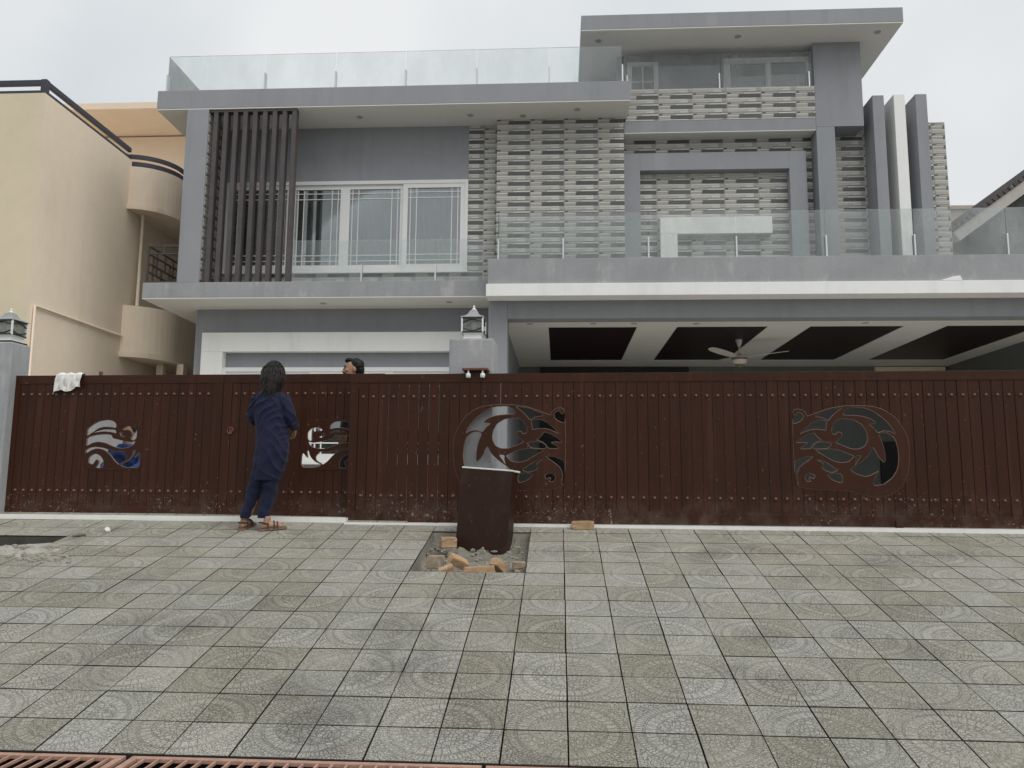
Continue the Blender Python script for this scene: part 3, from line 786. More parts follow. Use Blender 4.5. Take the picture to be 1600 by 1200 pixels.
mesh('wall', [(e0.x+.02, RYp+.32, -.9), (e0.x+.02, RYp+6, -.9), (e0.x+.02, RYp+6, e0.z-.15), (e0.x+.02, RYp+.32, e0.z-.15)], [(0, 1, 2, 3)], 'old_wall', RN)
fb = at(1482, 322, 24); fb2 = at(1700, 322, 24)
FB = thing('far_building', 'distant flat roofed pinkish building behind the tiled roof', 'building', (fb.x+5, 26, -.95))
box('wall', fb.x-3, fb2.x, 24, 30, -.95, fb.z-.15, 'far_wall', FB, .02)
box('roof', fb.x-3.1, fb2.x+.1, 23.9, 30.1, fb.z-.149, fb.z, 'far_wall', FB, .02)

# ================================================================== GATES
GA = R(-2.0); GO = Vector((0, .70, 0)); GU = Vector((math.cos(GA), math.sin(GA), 0)); GN = Vector((-math.sin(GA), math.cos(GA), 0))
def atg(x, y, w_=0):
    d = ray(x, y); o_ = GO+GN*w_; k = ((o_-CAM) @ GN)/(d @ GN); P = CAM+d*k; return (P-GO) @ GU, P.z
def G(u_, w_, z_): return GO+GU*u_+GN*w_+Vector((0, 0, z_))
GM = Matrix(((GU.x, GN.x, 0, GO.x), (GU.y, GN.y, 0, GO.y), (0, 0, 1, 0), (0, 0, 0, 1)))
def gbox(name, u0, u1, w0, w1, z0, z1, m, parent, bev=.004):
    bm = bmesh.new(); bbox(bm, u0, u1, w0, w1, z0, z1, bev); bm.transform(GM); return bmo(name, bm, m, parent)
def grow(P, d):
    ar = sum(a[0]*b_[1]-b_[0]*a[1] for a, b_ in zip(P, P[1:]+P[:1])); sg = 1 if ar > 0 else -1; Q = []
    for k in range(len(P)):
        a, p_, b_ = Vector(P[k-1]), Vector(P[k]), Vector(P[(k+1) % len(P)])
        e1, e2 = (p_-a).normalized(), (b_-p_).normalized(); n_ = Vector((e1.y+e2.y, -e1.x-e2.x))
        n_ = n_.normalized() if n_.length > .3 else (e1-e2).normalized()*sg
        Q.append(tuple(p_+n_*d*sg))
    return Q
def chaikin(P, n=2):
    for _ in range(n):
        Q = []
        for a, b_ in zip(P, P[1:]+P[:1]):
            Q += [(a[0]*.82+b_[0]*.18, a[1]*.82+b_[1]*.18), (a[0]*.18+b_[0]*.82, a[1]*.18+b_[1]*.82)]
        P = Q
    return P
def plate(name, outer, holes, w_, th, m, parent, fn=None):
    cu = bpy.data.curves.new(name, 'CURVE'); cu.dimensions = '2D'; cu.fill_mode = 'BOTH'; cu.extrude = th/2-.0035; cu.bevel_depth = .0035; cu.bevel_resolution = 1; cu.offset = -.002
    for P in [outer]+holes:
        sp_ = cu.splines.new('POLY'); sp_.points.add(len(P)-1); sp_.use_cyclic_u = True
        for k, (a, b_) in enumerate(P): sp_.points[k].co = (a, b_, 0, 1)
    tmp = bpy.data.objects.new('tmp', cu); COL.objects.link(tmp)
    me = bpy.data.meshes.new_from_object(tmp.evaluated_get(bpy.context.evaluated_depsgraph_get()))
    bpy.data.objects.remove(tmp)
    bm = bmesh.new(); bm.from_mesh(me); bpy.data.meshes.remove(me)
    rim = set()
    if len(holes) < 10:      # the small wave panels are welded flush: only their cut-outs get the bare, highlight-toned edge colour
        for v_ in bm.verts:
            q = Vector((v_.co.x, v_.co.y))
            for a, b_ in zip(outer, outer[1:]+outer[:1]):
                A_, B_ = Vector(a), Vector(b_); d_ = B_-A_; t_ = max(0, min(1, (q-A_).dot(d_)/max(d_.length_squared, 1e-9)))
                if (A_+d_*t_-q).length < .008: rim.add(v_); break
    if fn:
        for v_ in bm.verts: a, b_ = fn((v_.co.x, v_.co.y)); v_.co.x, v_.co.y = a, b_
    bm.transform(GM @ Matrix.Translation((0, w_+th/2, 0)) @ Matrix.Rotation(R(90), 4, 'X'))
    bmesh.ops.recalc_face_normals(bm, faces=bm.faces)
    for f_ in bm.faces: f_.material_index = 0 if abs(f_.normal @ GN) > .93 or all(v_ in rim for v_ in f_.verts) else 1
    return bmo(name, bm, [m, 'cut_edge_highlight'], parent)
# ornament traced once, in gate units
ORN_OUT = [(1290, 190), (1290, 1000), (1140, 1035), (900, 1040), (720, 1050), (600, 1090), (450, 1112), (300, 1080), (180, 960), (125, 780), (115, 600), (140, 440), (240, 275), (350, 195), (450, 160), (550, 148), (750, 148), (900, 172), (1050, 225), (1140, 262), (1148, 215), (1210, 178)]
ORN = [
 [(560, 172), (460, 210), (360, 290), (285, 375), (250, 445), (300, 415), (365, 405), (425, 432), (460, 380), (515, 342), (425, 335), (485, 285), (570, 255), (680, 245), (770, 245), (755, 205), (690, 165)],
 [(262, 485), (235, 590), (228, 700), (245, 810), (300, 900), (390, 970), (490, 985), (470, 900), (420, 820), (500, 870), (565, 888), (640, 870), (720, 822), (665, 785), (590, 735), (510, 655), (475, 575), (430, 690), (358, 755), (358, 640), (380, 530), (415, 455), (400, 438), (335, 432)],
 [(598, 670), (655, 675), (648, 715), (668, 775), (640, 725)],
 [(750, 290), (660, 300), (580, 350), (540, 420), (530, 500), (560, 570), (620, 600), (690, 600), (760, 575), (830, 543), (855, 534), (825, 518), (785, 470), (780, 430), (830, 418), (850, 450), (885, 440), (885, 380), (850, 320), (800, 290)],
 [(670, 680), (720, 660), (800, 625), (900, 605), (1000, 614), (1060, 622), (960, 680), (880, 730), (800, 745), (730, 735)],
 [(765, 165), (880, 182), (1000, 225), (1060, 262), (980, 268), (920, 305), (880, 250), (830, 205)],
 [(935, 310), (1010, 300), (1090, 330), (1160, 390), (1220, 450), (1160, 415), (1080, 390), (1000, 395), (950, 405), (945, 360)],
 [(1070, 435), (1130, 455), (1200, 495), (1265, 540), (1180, 530), (1130, 545), (1180, 570), (1225, 605), (1110, 600), (1090, 560), (1040, 525), (990, 515), (1040, 480)],
 [(890, 545), (960, 535), (1040, 543), (1080, 575), (1082, 603), (1000, 600), (930, 592), (910, 565)],
 [(1090, 685), (1160, 690), (1240, 720), (1280, 745), (1280, 960), (1250, 980), (1270, 880), (1240, 800), (1180, 750), (1120, 710)],
 [(840, 830), (900, 790), (980, 735), (1060, 720), (1000, 745), (975, 770), (1010, 800), (960, 835), (900, 850)],
 [(800, 870), (870, 862), (955, 875), (900, 930), (800, 965)],
 [(1075, 890), (1110, 865), (1160, 870), (1185, 910), (1160, 950), (1120, 945), (1145, 920), (1125, 900), (1095, 920)],
 [(1175, 250), (1195, 225), (1230, 218), (1242, 245), (1262, 250), (1282, 225), (1282, 340), (1230, 320), (1185, 290)]]
WAV_OUT = [(1235, 150), (1235, 1020), (960, 1035), (230, 1035), (215, 640), (240, 330), (400, 220), (560, 155), (800, 140)]
WAV = [
 [(295, 330), (400, 250), (500, 200), (620, 180), (720, 190), (780, 240), (780, 310), (700, 290), (580, 285), (480, 310), (400, 370), (310, 430), (290, 440)],
 [(330, 415), (440, 370), (560, 340), (700, 340), (780, 350), (785, 410), (700, 380), (580, 368), (470, 380)],
 [(285, 480), (420, 440), (560, 425), (700, 430), (720, 490), (800, 510), (920, 540), (1040, 560), (1110, 530), (1080, 590), (1000, 640), (860, 660), (720, 620), (600, 560), (480, 540), (380, 560), (275, 620)],
 [(265, 690), (340, 650), (430, 640), (560, 655), (660, 690), (780, 720), (900, 705), (960, 800), (940, 860), (850, 915), (830, 935), (760, 870), (680, 760), (580, 680), (460, 652), (360, 682), (270, 745)],
 [(310, 880), (330, 800), (420, 750), (500, 780), (560, 860), (560, 990), (430, 990), (480, 930), (490, 870), (440, 840), (410, 890), (380, 930), (330, 915)],
 [(865, 935), (980, 880), (1060, 790), (1090, 690), (1110, 700), (1080, 840), (1190, 710), (1180, 985), (960, 985), (870, 955)],
 [(890, 330), (980, 285), (1080, 300), (1135, 370), (1125, 480), (1085, 520), (1030, 500), (1065, 420), (1040, 360), (980, 335), (930, 345)],
 [(845, 390), (880, 385), (900, 430), (945, 455), (900, 465), (860, 435)]]
def mapper(frompx, scale, w_):
    return lambda P: [atg(frompx[0]+a/scale, frompx[1]+b_/scale, w_) for a, b_ in P]
def mirror_map(base, u0, u1, v0, v1):   # base bbox -> mirrored into target box
    xs_ = [a for a, b_ in base[0]]; ys_ = [b_ for a, b_ in base[0]]
    ax, bx, ay, by = min(xs_), max(xs_), min(ys_), max(ys_)
    f = lambda P: [(u1-(a-ax)/(bx-ax)*(u1-u0), v0+(b_-ay)/(by-ay)*(v1-v0)) for a, b_ in P]
    return [f(base[0])], base, (lambda q: f([q])[0])
mp = mapper((690, 610), 6.667, 0)
orn1 = [mp(chaikin(P)) for P in [ORN_OUT]+[grow(P, 4.5) for P in ORN]]
ua, zb_ = atg(1239.5, 776); ub_, zt_ = atg(1421, 633.5); ua = atg(1239.5, 700)[0]; ub_ = atg(1421, 700)[0]
orn2 = mirror_map(orn1, ua, ub_, zb_, zt_)
LW = .14
mpw = mapper((110, 640), 10.91, LW)
wav1 = [mpw(chaikin(P)) for P in [WAV_OUT]+[grow(P, 5) for P in WAV]]
ua = atg(468, 700, LW)[0]; ub_ = ua+(max(a for a, b_ in wav1[0])-min(a for a, b_ in wav1[0]))
wav2 = mirror_map(wav1, ua, ub_, atg(510, 735, LW)[1], atg(510, 655, LW)[1])
def zspan(poly, u_):
    zs_ = []
    for a, b_ in zip(poly, poly[1:]+poly[:1]):
        if (a[0]-u_)*(b_[0]-u_) < 0: zs_.append(a[1]+(b_[1]-a[1])*(u_-a[0])/(b_[0]-a[0]))
    return (min(zs_), max(zs_)) if len(zs_) >= 2 else None
def slat(parent, u0, u1, z0, z1, w_, th, opens):
    """one board; where an ornament stands it is cut to its outline"""
    n = 1
    us = [u0, u1]
    for P in opens:
        lo, hi = min(a for a, b_ in P), max(a for a, b_ in P)
        if u1 > lo and u0 < hi: us = sorted({u0, u1, *[q for q in (lo+.001, hi-.001) if u0 < q < u1], *[u0+(u1-u0)*k/6 for k in range(1, 6)]})
    parts_ = ([], []), ([], [])
    def col(pt, ua_, ub2, za0, za1, zb0, zb1, ca, cb):
        vs, fs = pt; b_ = len(vs); bv = .003
        for (uu, zl, zh, e_) in ((ua_, za0, za1, ca == 1), (ub2, zb0, zb1, cb == 1)):
            dw_ = bv if e_ else 0
            vs.extend([(uu, w_+dw_, zl), (uu, w_+dw_, zh), (uu, w_+th, zl), (uu, w_+th, zh)])
        fs.extend([(b_, b_+4, b_+5, b_+1), (b_+2, b_+3, b_+7, b_+6), (b_+1, b_+5, b_+7, b_+3), (b_, b_+2, b_+6, b_+4)])
        if ca: fs.append((b_, b_+1, b_+3, b_+2))
        if cb: fs.append((b_+4, b_+6, b_+7, b_+5))
    ed = .004
    uu = [u0, u0+ed]+us[1:-1]+[u1-ed, u1]; n = len(uu)-1; sps = []
    for a, b_ in zip(uu, uu[1:]):
        sp_ = None
        for P in opens:
            sa, sb = zspan(P, a), zspan(P, b_)
            if sa and sb: sp_ = (sa, sb)
        sps.append(sp_)
    anyo = any(sps); zmid = None
    if anyo:   # columns beside the cutout are split at its mid height
        q = [x for x in sps if x][0]; zmid = (q[0][0]+q[0][1])/2
    for k, (a, b_) in enumerate(zip(uu, uu[1:])):
        ca, cb = int(k == 0), int(k == n-1)
        if not anyo: col(parts_[0], a, b_, z0, z1, z0, z1, ca, cb); continue
        if sps[k]: sa, sb = sps[k]; ins = .012
        else: sa = sb = (zmid-.0015, zmid+.0015); ins = 0
        if not sps[k] or True:
            e0 = ca or (2 if k and bool(sps[k]) != bool(sps[k-1]) else 0); e1 = cb or (2 if k < n-1 and bool(sps[k]) != bool(sps[k+1]) else 0)
        col(parts_[0], a, b_, z0, sa[0]+ins, z0, sb[0]+ins, e0, e1); col(parts_[1], a, b_, sa[1]-ins, z1, sb[1]-ins, z1, e0, e1)
    for vs, fs in parts_:
        if vs:
            # weld the strips into one board
            key, rm, nv = {}, [], []
            for q in vs:
                kk = tuple(round(c_, 5) for c_ in q)
                if kk not in key: key[kk] = len(nv); nv.append(q)
                rm.append(key[kk])
            mesh('slat', [GM @ Vector(q) for q in nv], [tuple(rm[i] for i in f) for f in fs], 'gate_brown', parent, origin=GM @ Vector(((u0+u1)/2, w_, vs[0][2])))
def studs(parent, pts, w_, r_=.017):
    bm = bmesh.new()
    for (u_, z_) in pts:
        c_ = Vector((u_, w_, z_)); top = bm.verts.new(c_+Vector((0, -.022, 0))); rings = []
        for rr, dd in ((r_, .001), (r_*.95, -.008), (r_*.6, -.018)):
            rings.append([bm.verts.new(c_+Vector((rr*math.cos(k*math.pi/4), dd, rr*math.sin(k*math.pi/4)))) for k in range(8)])
        for A, B in zip(rings, rings[1:]):
            for k in range(8): bm.faces.new((A[k], A[(k+1) % 8], B[(k+1) % 8], B[k]))
        for k in range(8): bm.faces.new((rings[-1][k], rings[-1][(k+1) % 8], top))
    bm.transform(GM); bmesh.ops.recalc_face_normals(bm, faces=bm.faces)
    o = bmo('studs', bm, 'stud_brown', parent, smooth=True); o['kind'] = 'stuff'; return o
def gate(name, label, u0, u1, z0, z1, w_, pitch, opens_full, zs1, zs0, stile=(.09, .09), rail=(.10, .10), group=None):
    T = thing(name, label, 'gate', G((u0+u1)/2, w_, z0), group)
    th = .03
    gbox('rail', u0, u1, w_-.006, w_+th, z1-rail[0], z1, 'gate_brown', T)
    gbox('rail', u0, u1, w_-.006, w_+th, z0, z0+rail[1], 'gate_brown', T)
    gbox('stile', u0, u0+stile[0], w_-.0055, w_+th, z0+rail[1]+.0005, z1-rail[0]-.0005, 'gate_brown', T)
    gbox('stile', u1-stile[1], u1, w_-.0055, w_+th, z0+rail[1]+.0005, z1-rail[0]-.0005, 'gate_brown', T)
    a, b_ = u0+stile[0], u1-stile[1]; n = round((b_-a)/pitch); stp = (b_-a)/n; pts = []
    opens = [q[0][0] if isinstance(q, tuple) else q[0] for q in opens_full]
    for k in range(n):
        s0, s1 = a+k*stp, a+(k+1)*stp
        dz = random.gauss(0, .0006)
        slat(T, s0+.0022, s1-.0022, z0+rail[1]-.01, z1-rail[0]+.01, w_+dz, .018, opens)
        for zz in (zs1, zs0):
            um = (s0+s1)/2
            if not any((zspan(P, um) or (9, 9))[0]-.02 < zz < (zspan(P, um) or (-9, -9))[1]+.02 for P in opens): pts.append((um, zz))
    studs(T, pts, w_)
    for q in opens_full:
        b0_, fn_ = (q[1], q[2]) if isinstance(q, tuple) else (q, None)
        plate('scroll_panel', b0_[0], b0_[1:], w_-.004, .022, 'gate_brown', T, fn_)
    return T
zs_t = atg(900, 619)[1]; zs_b = atg(900, 777)[1]
SG = gate('sliding_gate', 'long brown metal sliding gate with two scrollwork cutouts and dome studs', -2.29, 6.3, .152, 1.747, 0, .1125, [orn1, orn2], zs_t, zs_b, (.095, .1), (.098, .115))
zl_t = atg(200, 616, LW)[1]; zl_b = atg(200, 767, LW)[1]
gz0, gz1_ = atg(200, 804, LW)[1], atg(200, 586, LW)[1]
seam = atg(350, 600, LW)[0]
ul0 = atg(16, 640, LW)[0]
SW1 = gate('swing_gate', 'brown swing gate leaf by the left pillar with a white cloth on it', ul0, seam-.003, gz0, gz1_, LW, .1, [wav1], zl_t, zl_b, (.10, .12))
SW2 = gate('swing_gate', 'brown swing gate leaf beside the standing man, half behind the sliding gate', seam+.003, atg(600, 640, LW)[0], gz0, gz1_, LW, .1, [wav2], zl_t, zl_b, (.10, .05))
# ring handle, latch, hinges
hu, hz = atg(361, 673, LW)
bm = bmesh.new(); tube(bm, [GM @ Vector((hu+.035*math.cos(k*math.pi/8), LW-.02, hz+.035*math.sin(k*math.pi/8))) for k in range(17)], .007, 8)
bmo('ring_handle', bm, 'rust_dark', SW2, smooth=True)
gbox('handle_plate', hu-.02, hu+.02, LW-.014, LW-.001, hz-.03, hz+.04, 'rust_dark', SW2)
lu = atg(157, 583, LW)[0]
gbox('top_catch', lu-.02, lu+.02, LW, LW+.02, gz1_-.005, gz1_+.045, 'rust_dark', SW1)
for yy in (642, 795):
    hu_, hz_ = atg(9, yy, LW); gbox('hinge', hu_-.03, ul0+.02, LW-.02, LW+.01, hz_-.06, hz_+.06, 'rust_dark', SW1)
# bottom wheel blocks
for xx in (1405, 680): 
    uu_, z_ = atg(xx, 822); gbox('wheel_housing', uu_-.035, uu_+.035, -.02, .02, .146, .22, 'gate_brown', SG)

# ================================================================== PILLARS, LAMPS, ROLLER BRACKET
def pillar(name, label, u0, u1, w0, w1, ztop):
    T = thing(name, label, 'pillar', G((u0+u1)/2, (w0+w1)/2, .1), 'gate pillars')
    gbox('shaft', u0, u1, w0, w1, -.3, ztop-.0, 'grey_render', T, .02)
    return T
pw = .12
pu0, pzt = atg(702, 529, pw); pu1 = atg(771, 529, pw)[0]
P1 = pillar('gate_pillar', 'grey plastered gate pillar behind the sliding gate, carrying a lantern', pu0, pu1, pw, pw+.5, pzt)
lpu = atg(17, 560, .02)[0]; lpz = atg(10, 533.5, .02)[1]
P2 = pillar('gate_pillar', 'grey plastered gate pillar at the left edge of the photo', lpu-.6, lpu, .02, .34, lpz)
def lantern(label, c, size, rot, ht):
    T = thing('gate_lantern', label, 'lantern', c, 'lanterns on the gate pillars')
    Mx = Matrix.Translation(c) @ Matrix.Rotation(rot, 4, 'Z')
    h_ = size/2
    def pb(name, x0, x1, y0, y1, z0, z1, m, bev=.002):
        bm = bmesh.new(); bbox(bm, x0, x1, y0, y1, z0, z1, bev); bm.transform(Mx); return bmo(name, bm, m, T)
    k = ht/.40
    pb('base_plate', -h_*1.12, h_*1.12, -h_*1.12, h_*1.12, 0, .022*k, 'black_metal')
    # flared foot
    bm = bmesh.new(); a, b_ = h_*.98, h_*.84; rr = []
    for (q, zz) in ((a, .0225*k), (b_, .035*k), (b_, .075*k), (h_*1.03, .09*k)): rr.append([bm.verts.new((sx_*q, sy_*q, zz)) for sx_, sy_ in ((-1, -1), (1, -1), (1, 1), (-1, 1))])
    for A, B in zip(rr, rr[1:]):
        for q in range(4): bm.faces.new((A[q], A[(q+1) % 4], B[(q+1) % 4], B[q]))
    bm.faces.new(rr[-1]); bm.transform(Mx); bmo('foot', bm, 'lamp_white', T)
    z0, z1 = .0905*k, .27*k
    for sx_ in (-1, 1):
        for sy_ in (-1, 1): pb('corner_post', sx_*h_-.009, sx_*h_+.009, sy_*h_-.009, sy_*h_+.009, z0, z1, 'lamp_white')
    for zz in (z0, z1-.012):
        for sg in (-1, 1):
            pb('frame_bar', -h_, h_, sg*h_-.011, sg*h_+.011, zz, zz+.014, 'black_metal', 0)
            pb('frame_bar', sg*h_-.0108, sg*h_+.0108, -h_+.0115, h_-.0115, zz+.0003, zz+.0143, 'black_metal', 0)
    for ax in range(2):
        for sg in (-1, 1):
            bm = bmesh.new(); hh_ = (z1-z0); zc = (z0+z1)/2
            bbox(bm, -h_+.012, h_-.012, sg*h_*.94-.002, sg*h_*.94+.002, z0+.015, z1-.013)
            if ax: bm.transform(Matrix.Rotation(R(90), 4, 'Z'))
            bm.transform(Mx); bmo('pane', bm, 'lamp_glass', T)
            for up in (-1, 1):
                pts = [Vector((-h_*.95+2*h_*.95*q/10, sg*h_, zc+up*hh_*(.16+.2*math.sin(q/10*math.pi)))) for q in range(11)]
                if ax: pts = [Matrix.Rotation(R(90), 3, 'Z') @ q for q in pts]
                bm = bmesh.new(); tube(bm, [Mx @ q for q in pts], .006, 6); bmo('scroll_bar', bm, 'black_metal', T)
    bm = bmesh.new(); lathe(bm, [(.018, z0+.001), (.018, z0+.05), (.03, z0+.07), (.038, z0+.10), (.03, z0+.13), (.01, z0+.145)], (0, 0, 0), 14); bm.transform(Mx); bmo('bulb', bm, 'bulb', T, smooth=True)
    # concave roof
    bm = bmesh.new(); rr = []
    for (q, zz) in ((1.14, .270), (1.10, .282), (.82, .292), (.58, .312), (.44, .338), (.36, .362), (.18, .372)):
        rr.append([bm.verts.new((sx_*q*h_, sy_*q*h_, zz*k)) for sx_, sy_ in ((-1, -1), (1, -1), (1, 1), (-1, 1))])
    for A, B in zip(rr, rr[1:]):
        for q in range(4): bm.faces.new((A[q], A[(q+1) % 4], B[(q+1) % 4], B[q]))
    bm.faces.new(rr[-1]); bm.faces.new(rr[0][::-1]); bm.transform(Mx); bmo('lantern_roof', bm, 'lamp_grey', T)
    bm = bmesh.new(); lathe(bm, [(.030, .3725*k), (.028, .385*k), (.012, .395*k), (.010, .405*k), (.016, .413*k), (.010, .422*k), (.003, .432*k)], (0, 0, 0), 12)
    bm.transform(Mx); bmo('finial', bm, 'lamp_white', T, smooth=True)
    return T
cu_ = atg(740, 528, pw+.25)[0]
lantern('square metal lantern with white finial on the pillar behind the sliding gate', G(cu_, pw+.25, pzt), .235, GA, .40)
cu2 = atg(19, 510, .06)[0]-.125
lantern('square metal lantern on the pillar at the left edge', G(cu2, .06+.125, lpz), .25, GA, .40)
# roller bracket on the pillar
RB = thing('roller_bracket', 'rusty metal bracket with two guide rollers gripping the top of the sliding gate', 'bracket', G(atg(743, 580)[0], 0, 1.74))
bu0, bu1 = atg(722, 575, -.05)[0], atg(762, 575, -.05)[0]; bz = atg(742, 578, -.05)[1]
gbox('plate', bu0, bu1, -.06, pw-.001, bz, bz+.022, 'rust_dark', RB)
gbox('arm', bu0+.03, bu1-.02, .035, pw-.001, bz-.05, bz-.0005, 'black_metal', RB)
for f_ in (.24, .80):
    uu_ = bu0+(bu1-bu0)*f_
    for w__ in (-.035,):
        bm = bmesh.new(); lathe(bm, [(.012, -.085), (.026, -.08), (.027, -.045), (.02, -.035), (.01, -.03), (.01, -.0005)], G(uu_, w__, bz), 14); bmo('roller', bm, 'lamp_white', RB, smooth=True)

# ================================================================== CEILING FAN
fc = atz(1155.5, 531, CZ+.06); 
fy = 6.4; fq = at(1155.5, 561, fy)
FN = thing('ceiling_fan', 'white three bladed ceiling fan under the porch ceiling', 'ceiling fan', (fq.x, fy, CZ))
zc = fq.z
bm = bmesh.new(); lathe(bm, [(.02, -.14), (.035, -.11), (.06, -.03), (.065, .0)], (fq.x, fy, CZ+.009), 14); bmo('canopy', bm, 'fan_white', FN, smooth=True)
bm = bmesh.new(); tube(bm, [(fq.x, fy, zc), (fq.x, fy, CZ+.0)], .012, 8); bmo('rod', bm, 'fan_white', FN)
bm = bmesh.new(); lathe(bm, [(.03, -.10), (.09, -.095), (.125, -.06), (.13, -.02), (.13, .03), (.10, .06), (.04, .075), (.02, .10)], (fq.x, fy, zc), 20); bmo('motor', bm, 'fan_white', FN, smooth=True)
bm = bmesh.new(); lathe(bm, [(.1315, -.018), (.133, .0), (.1315, .02)], (fq.x, fy, zc), 20); bmo('motor_band', bm, 'fan_brown', FN, smooth=True)
bm = bmesh.new(); lathe(bm, [(.012, -.16), (.02, -.13), (.075, -.115), (.085, -.0985)], (fq.x, fy, zc), 16); bmo('lower_cap', bm, 'fan_brown', FN, smooth=True)
for k in range(3):
    a = R(222+120*k); M = Matrix.Translation((fq.x, fy, zc+.02)) @ Matrix.Rotation(a, 4, 'Z') @ Matrix.Rotation(R(-5), 4, 'Y') @ Matrix.Rotation(R(11), 4, 'X')
    bm = bmesh.new(); rows = []
    for r_, hw in ((.10, .03), (.18, .05), (.30, .08), (.55, .085), (.74, .075), (.82, .05), (.84, .015)):
        rows.append([bm.verts.new((r_, -hw, 0)), bm.verts.new((r_, hw, 0)), bm.verts.new((r_, hw, .008)), bm.verts.new((r_, -hw, .008))])
    for A, B in zip(rows, rows[1:]):
        for q in range(4): bm.faces.new((A[q], A[(q+1) % 4], B[(q+1) % 4], B[q]))
    bm.faces.new(rows[0][::-1]); bm.faces.new(rows[-1]); bm.transform(M); bmo('blade', bm, 'fan_white', FN)

# ================================================================== PIT THINGS: box, bricks, rubble
bl = onramp(708, 866); by_ = .12
ptl, ptr, pbl, pbr = at(720, 730, by_), at(802, 738, by_), at(708, 858, by_), at(793, 868, by_)
ctr = (pbl+pbr)/2
wbx = (ptr-ptl).length*.99; hbx = ((ptl-pbl).length+(ptr-pbr).length)/2
roll = math.atan2((ptr.x+ptl.x)/2-ctr.x, (ptr.z+ptl.z)/2-ctr.z)
MB_ = Matrix.Translation((ctr.x, ctr.y, ctr.z)) @ Matrix.Rotation(roll, 4, 'Y') @ Matrix.Rotation(R(-9), 4, 'Z')
BX = thing('metal_box', 'dark brown metal box leaning in the broken paving before the gate', 'metal box', ctr)
def mbx(name, x0, x1, y0, y1, z0, z1, m, bev=.004):
    bm = bmesh.new(); bbox(bm, x0, x1, y0, y1, z0, z1, bev); bm.transform(MB_); return bmo(name, bm, m, BX)
hw_ = wbx/2; dpt = .27
mbx('front_sheet', -hw_, hw_, 0, .012, 0, hbx, 'box_brown')
mbx('side_sheet', -hw_, -hw_+.012, .0125, dpt, 0, hbx-.001, 'box_brown')
mbx('side_sheet', hw_-.012, hw_, .0125, .045, 0, hbx-.001, 'box_brown')
mbx('side_sheet', hw_-.012, hw_-.003, .052, dpt, 0.01, hbx-.001, 'box_brown')
mbx('back_sheet', -hw_+.0125, hw_-.0125, dpt-.012, dpt, 0, hbx-.001, 'box_brown')
mbx('top_board', -hw_+.002, hw_-.002, -.004, dpt*.45, hbx+.0005, hbx+.016, 'cloth_white')
mbx('top_board', -hw_+.002, hw_+.02, dpt*.47, dpt+.01, hbx-.004, hbx+.014, 'cloth_white')
def brick(label, px_, py_, rz, tilt, lift=0., m='brick_clay', sz_=(.20, .10, .068), base=None, rx=0):
    q = base if base is not None else onramp(px_, py_)
    bm = bmesh.new(); bbox(bm, -sz_[0]/2, sz_[0]/2, -sz_[1]/2, sz_[1]/2, -sz_[2]/2, sz_[2]/2)
    bmesh.ops.subdivide_edges(bm, edges=bm.edges, cuts=3, use_grid_fill=True)
    for v_ in bm.verts:
        n_ = noise.noise_vector(v_.co*22+Vector((px_, py_, 0))); v_.co += n_*.0055
    bmesh.ops.bevel(bm, geom=[e for e in bm.edges if len(e.link_faces) == 2 and e.calc_face_angle(0) > .9], offset=.006, segments=2, affect='EDGES')
    c_ = q+Vector((0, 0, lift))
    bm.transform(Matrix.Translation(c_) @ Matrix.Rotation(R(rz), 4, 'Z') @ Matrix.Rotation(R(tilt), 4, 'Y') @ Matrix.Rotation(R(rx), 4, 'X'))
    return tag(bmo('brick', bm, m, None, origin=c_), label, 'brick', 'loose bricks')
brick('clay brick lying alone on the paving against the sliding gate', 911, 826, -2, 0, .035, 'brick_clay', (.225, .10, .085))
brick('broken brick propped against the left side of the brown box', 700, 846, 20, 0, -.01, 'brick_clay', (.15, .12, .10))
brick('dusty grey brown brick in the left corner of the pit', 681, 878, -8, 0, .0, 'brick_dusty', (.145, .10, .11))
brick('pale tilted brick, topmost of the bricks before the brown box', 716, 882, 35, 24, .025, 'brick_clay', (.17, .10, .07), None, 30)
brick('small brick piece leaning under the tilted pale brick', 697, 890, 10, -20, -.005, 'brick_clay', (.13, .09, .06), None, 15)
brick('long brick lying flat along the front rim of the pit', 749, 891, 3, -4, .0, 'brick_clay', (.26, .10, .06))
brick('upright tilted brick near the right front corner of the box', 779, 884, 48, 38, .0, 'brick_clay', (.13, .10, .075))
brick('dusty half brick lying in the mortar right of the box', 811, 875, 5, 0, -.045, 'brick_dusty', (.12, .10, .06))
def rubble(name, label, pts, m, smin, smax):
    bm = bmesh.new()
    for q in pts:
        r_ = random.uniform(smin, smax); ret = bmesh.ops.create_icosphere(bm, subdivisions=1, radius=r_)
        off = Vector((random.random()*9, random.random()*9, 0)); sc_ = Vector((random.uniform(.7, 1.4), random.uniform(.7, 1.4), random.uniform(.4, .8)))
        for v_ in ret['verts']:
            v_.co = Vector((v_.co.x*sc_.x, v_.co.y*sc_.y, v_.co.z*sc_.z))*(1+.35*noise.noise(v_.co/r_*1.3+off)) + q
    o = bmo(name, bm, m); return tag(o, label, 'rubble', None, 'stuff')
pts = []
for k in range(130):
    a = random.uniform(px0+.03, px1-.03); 
    b_ = random.uniform(py0+.0, py1-.02) if 0 else None
    yy = random.uniform(cell_xy(0, 8)[1]+.03, cell_xy(0, 12)[1]-.03); 
    if abs(a-ctr.x) < hw_+.06 and -.10 < yy-ctr.y < .36: continue
    pts.append(Vector((a, yy, yy*S-.075+random.uniform(-.02, .02))))
rubble('mortar_rubble', 'crumbled mortar lumps inside the broken paving around the brown box', pts, 'stone_rubble', .008, .028)
pts = []
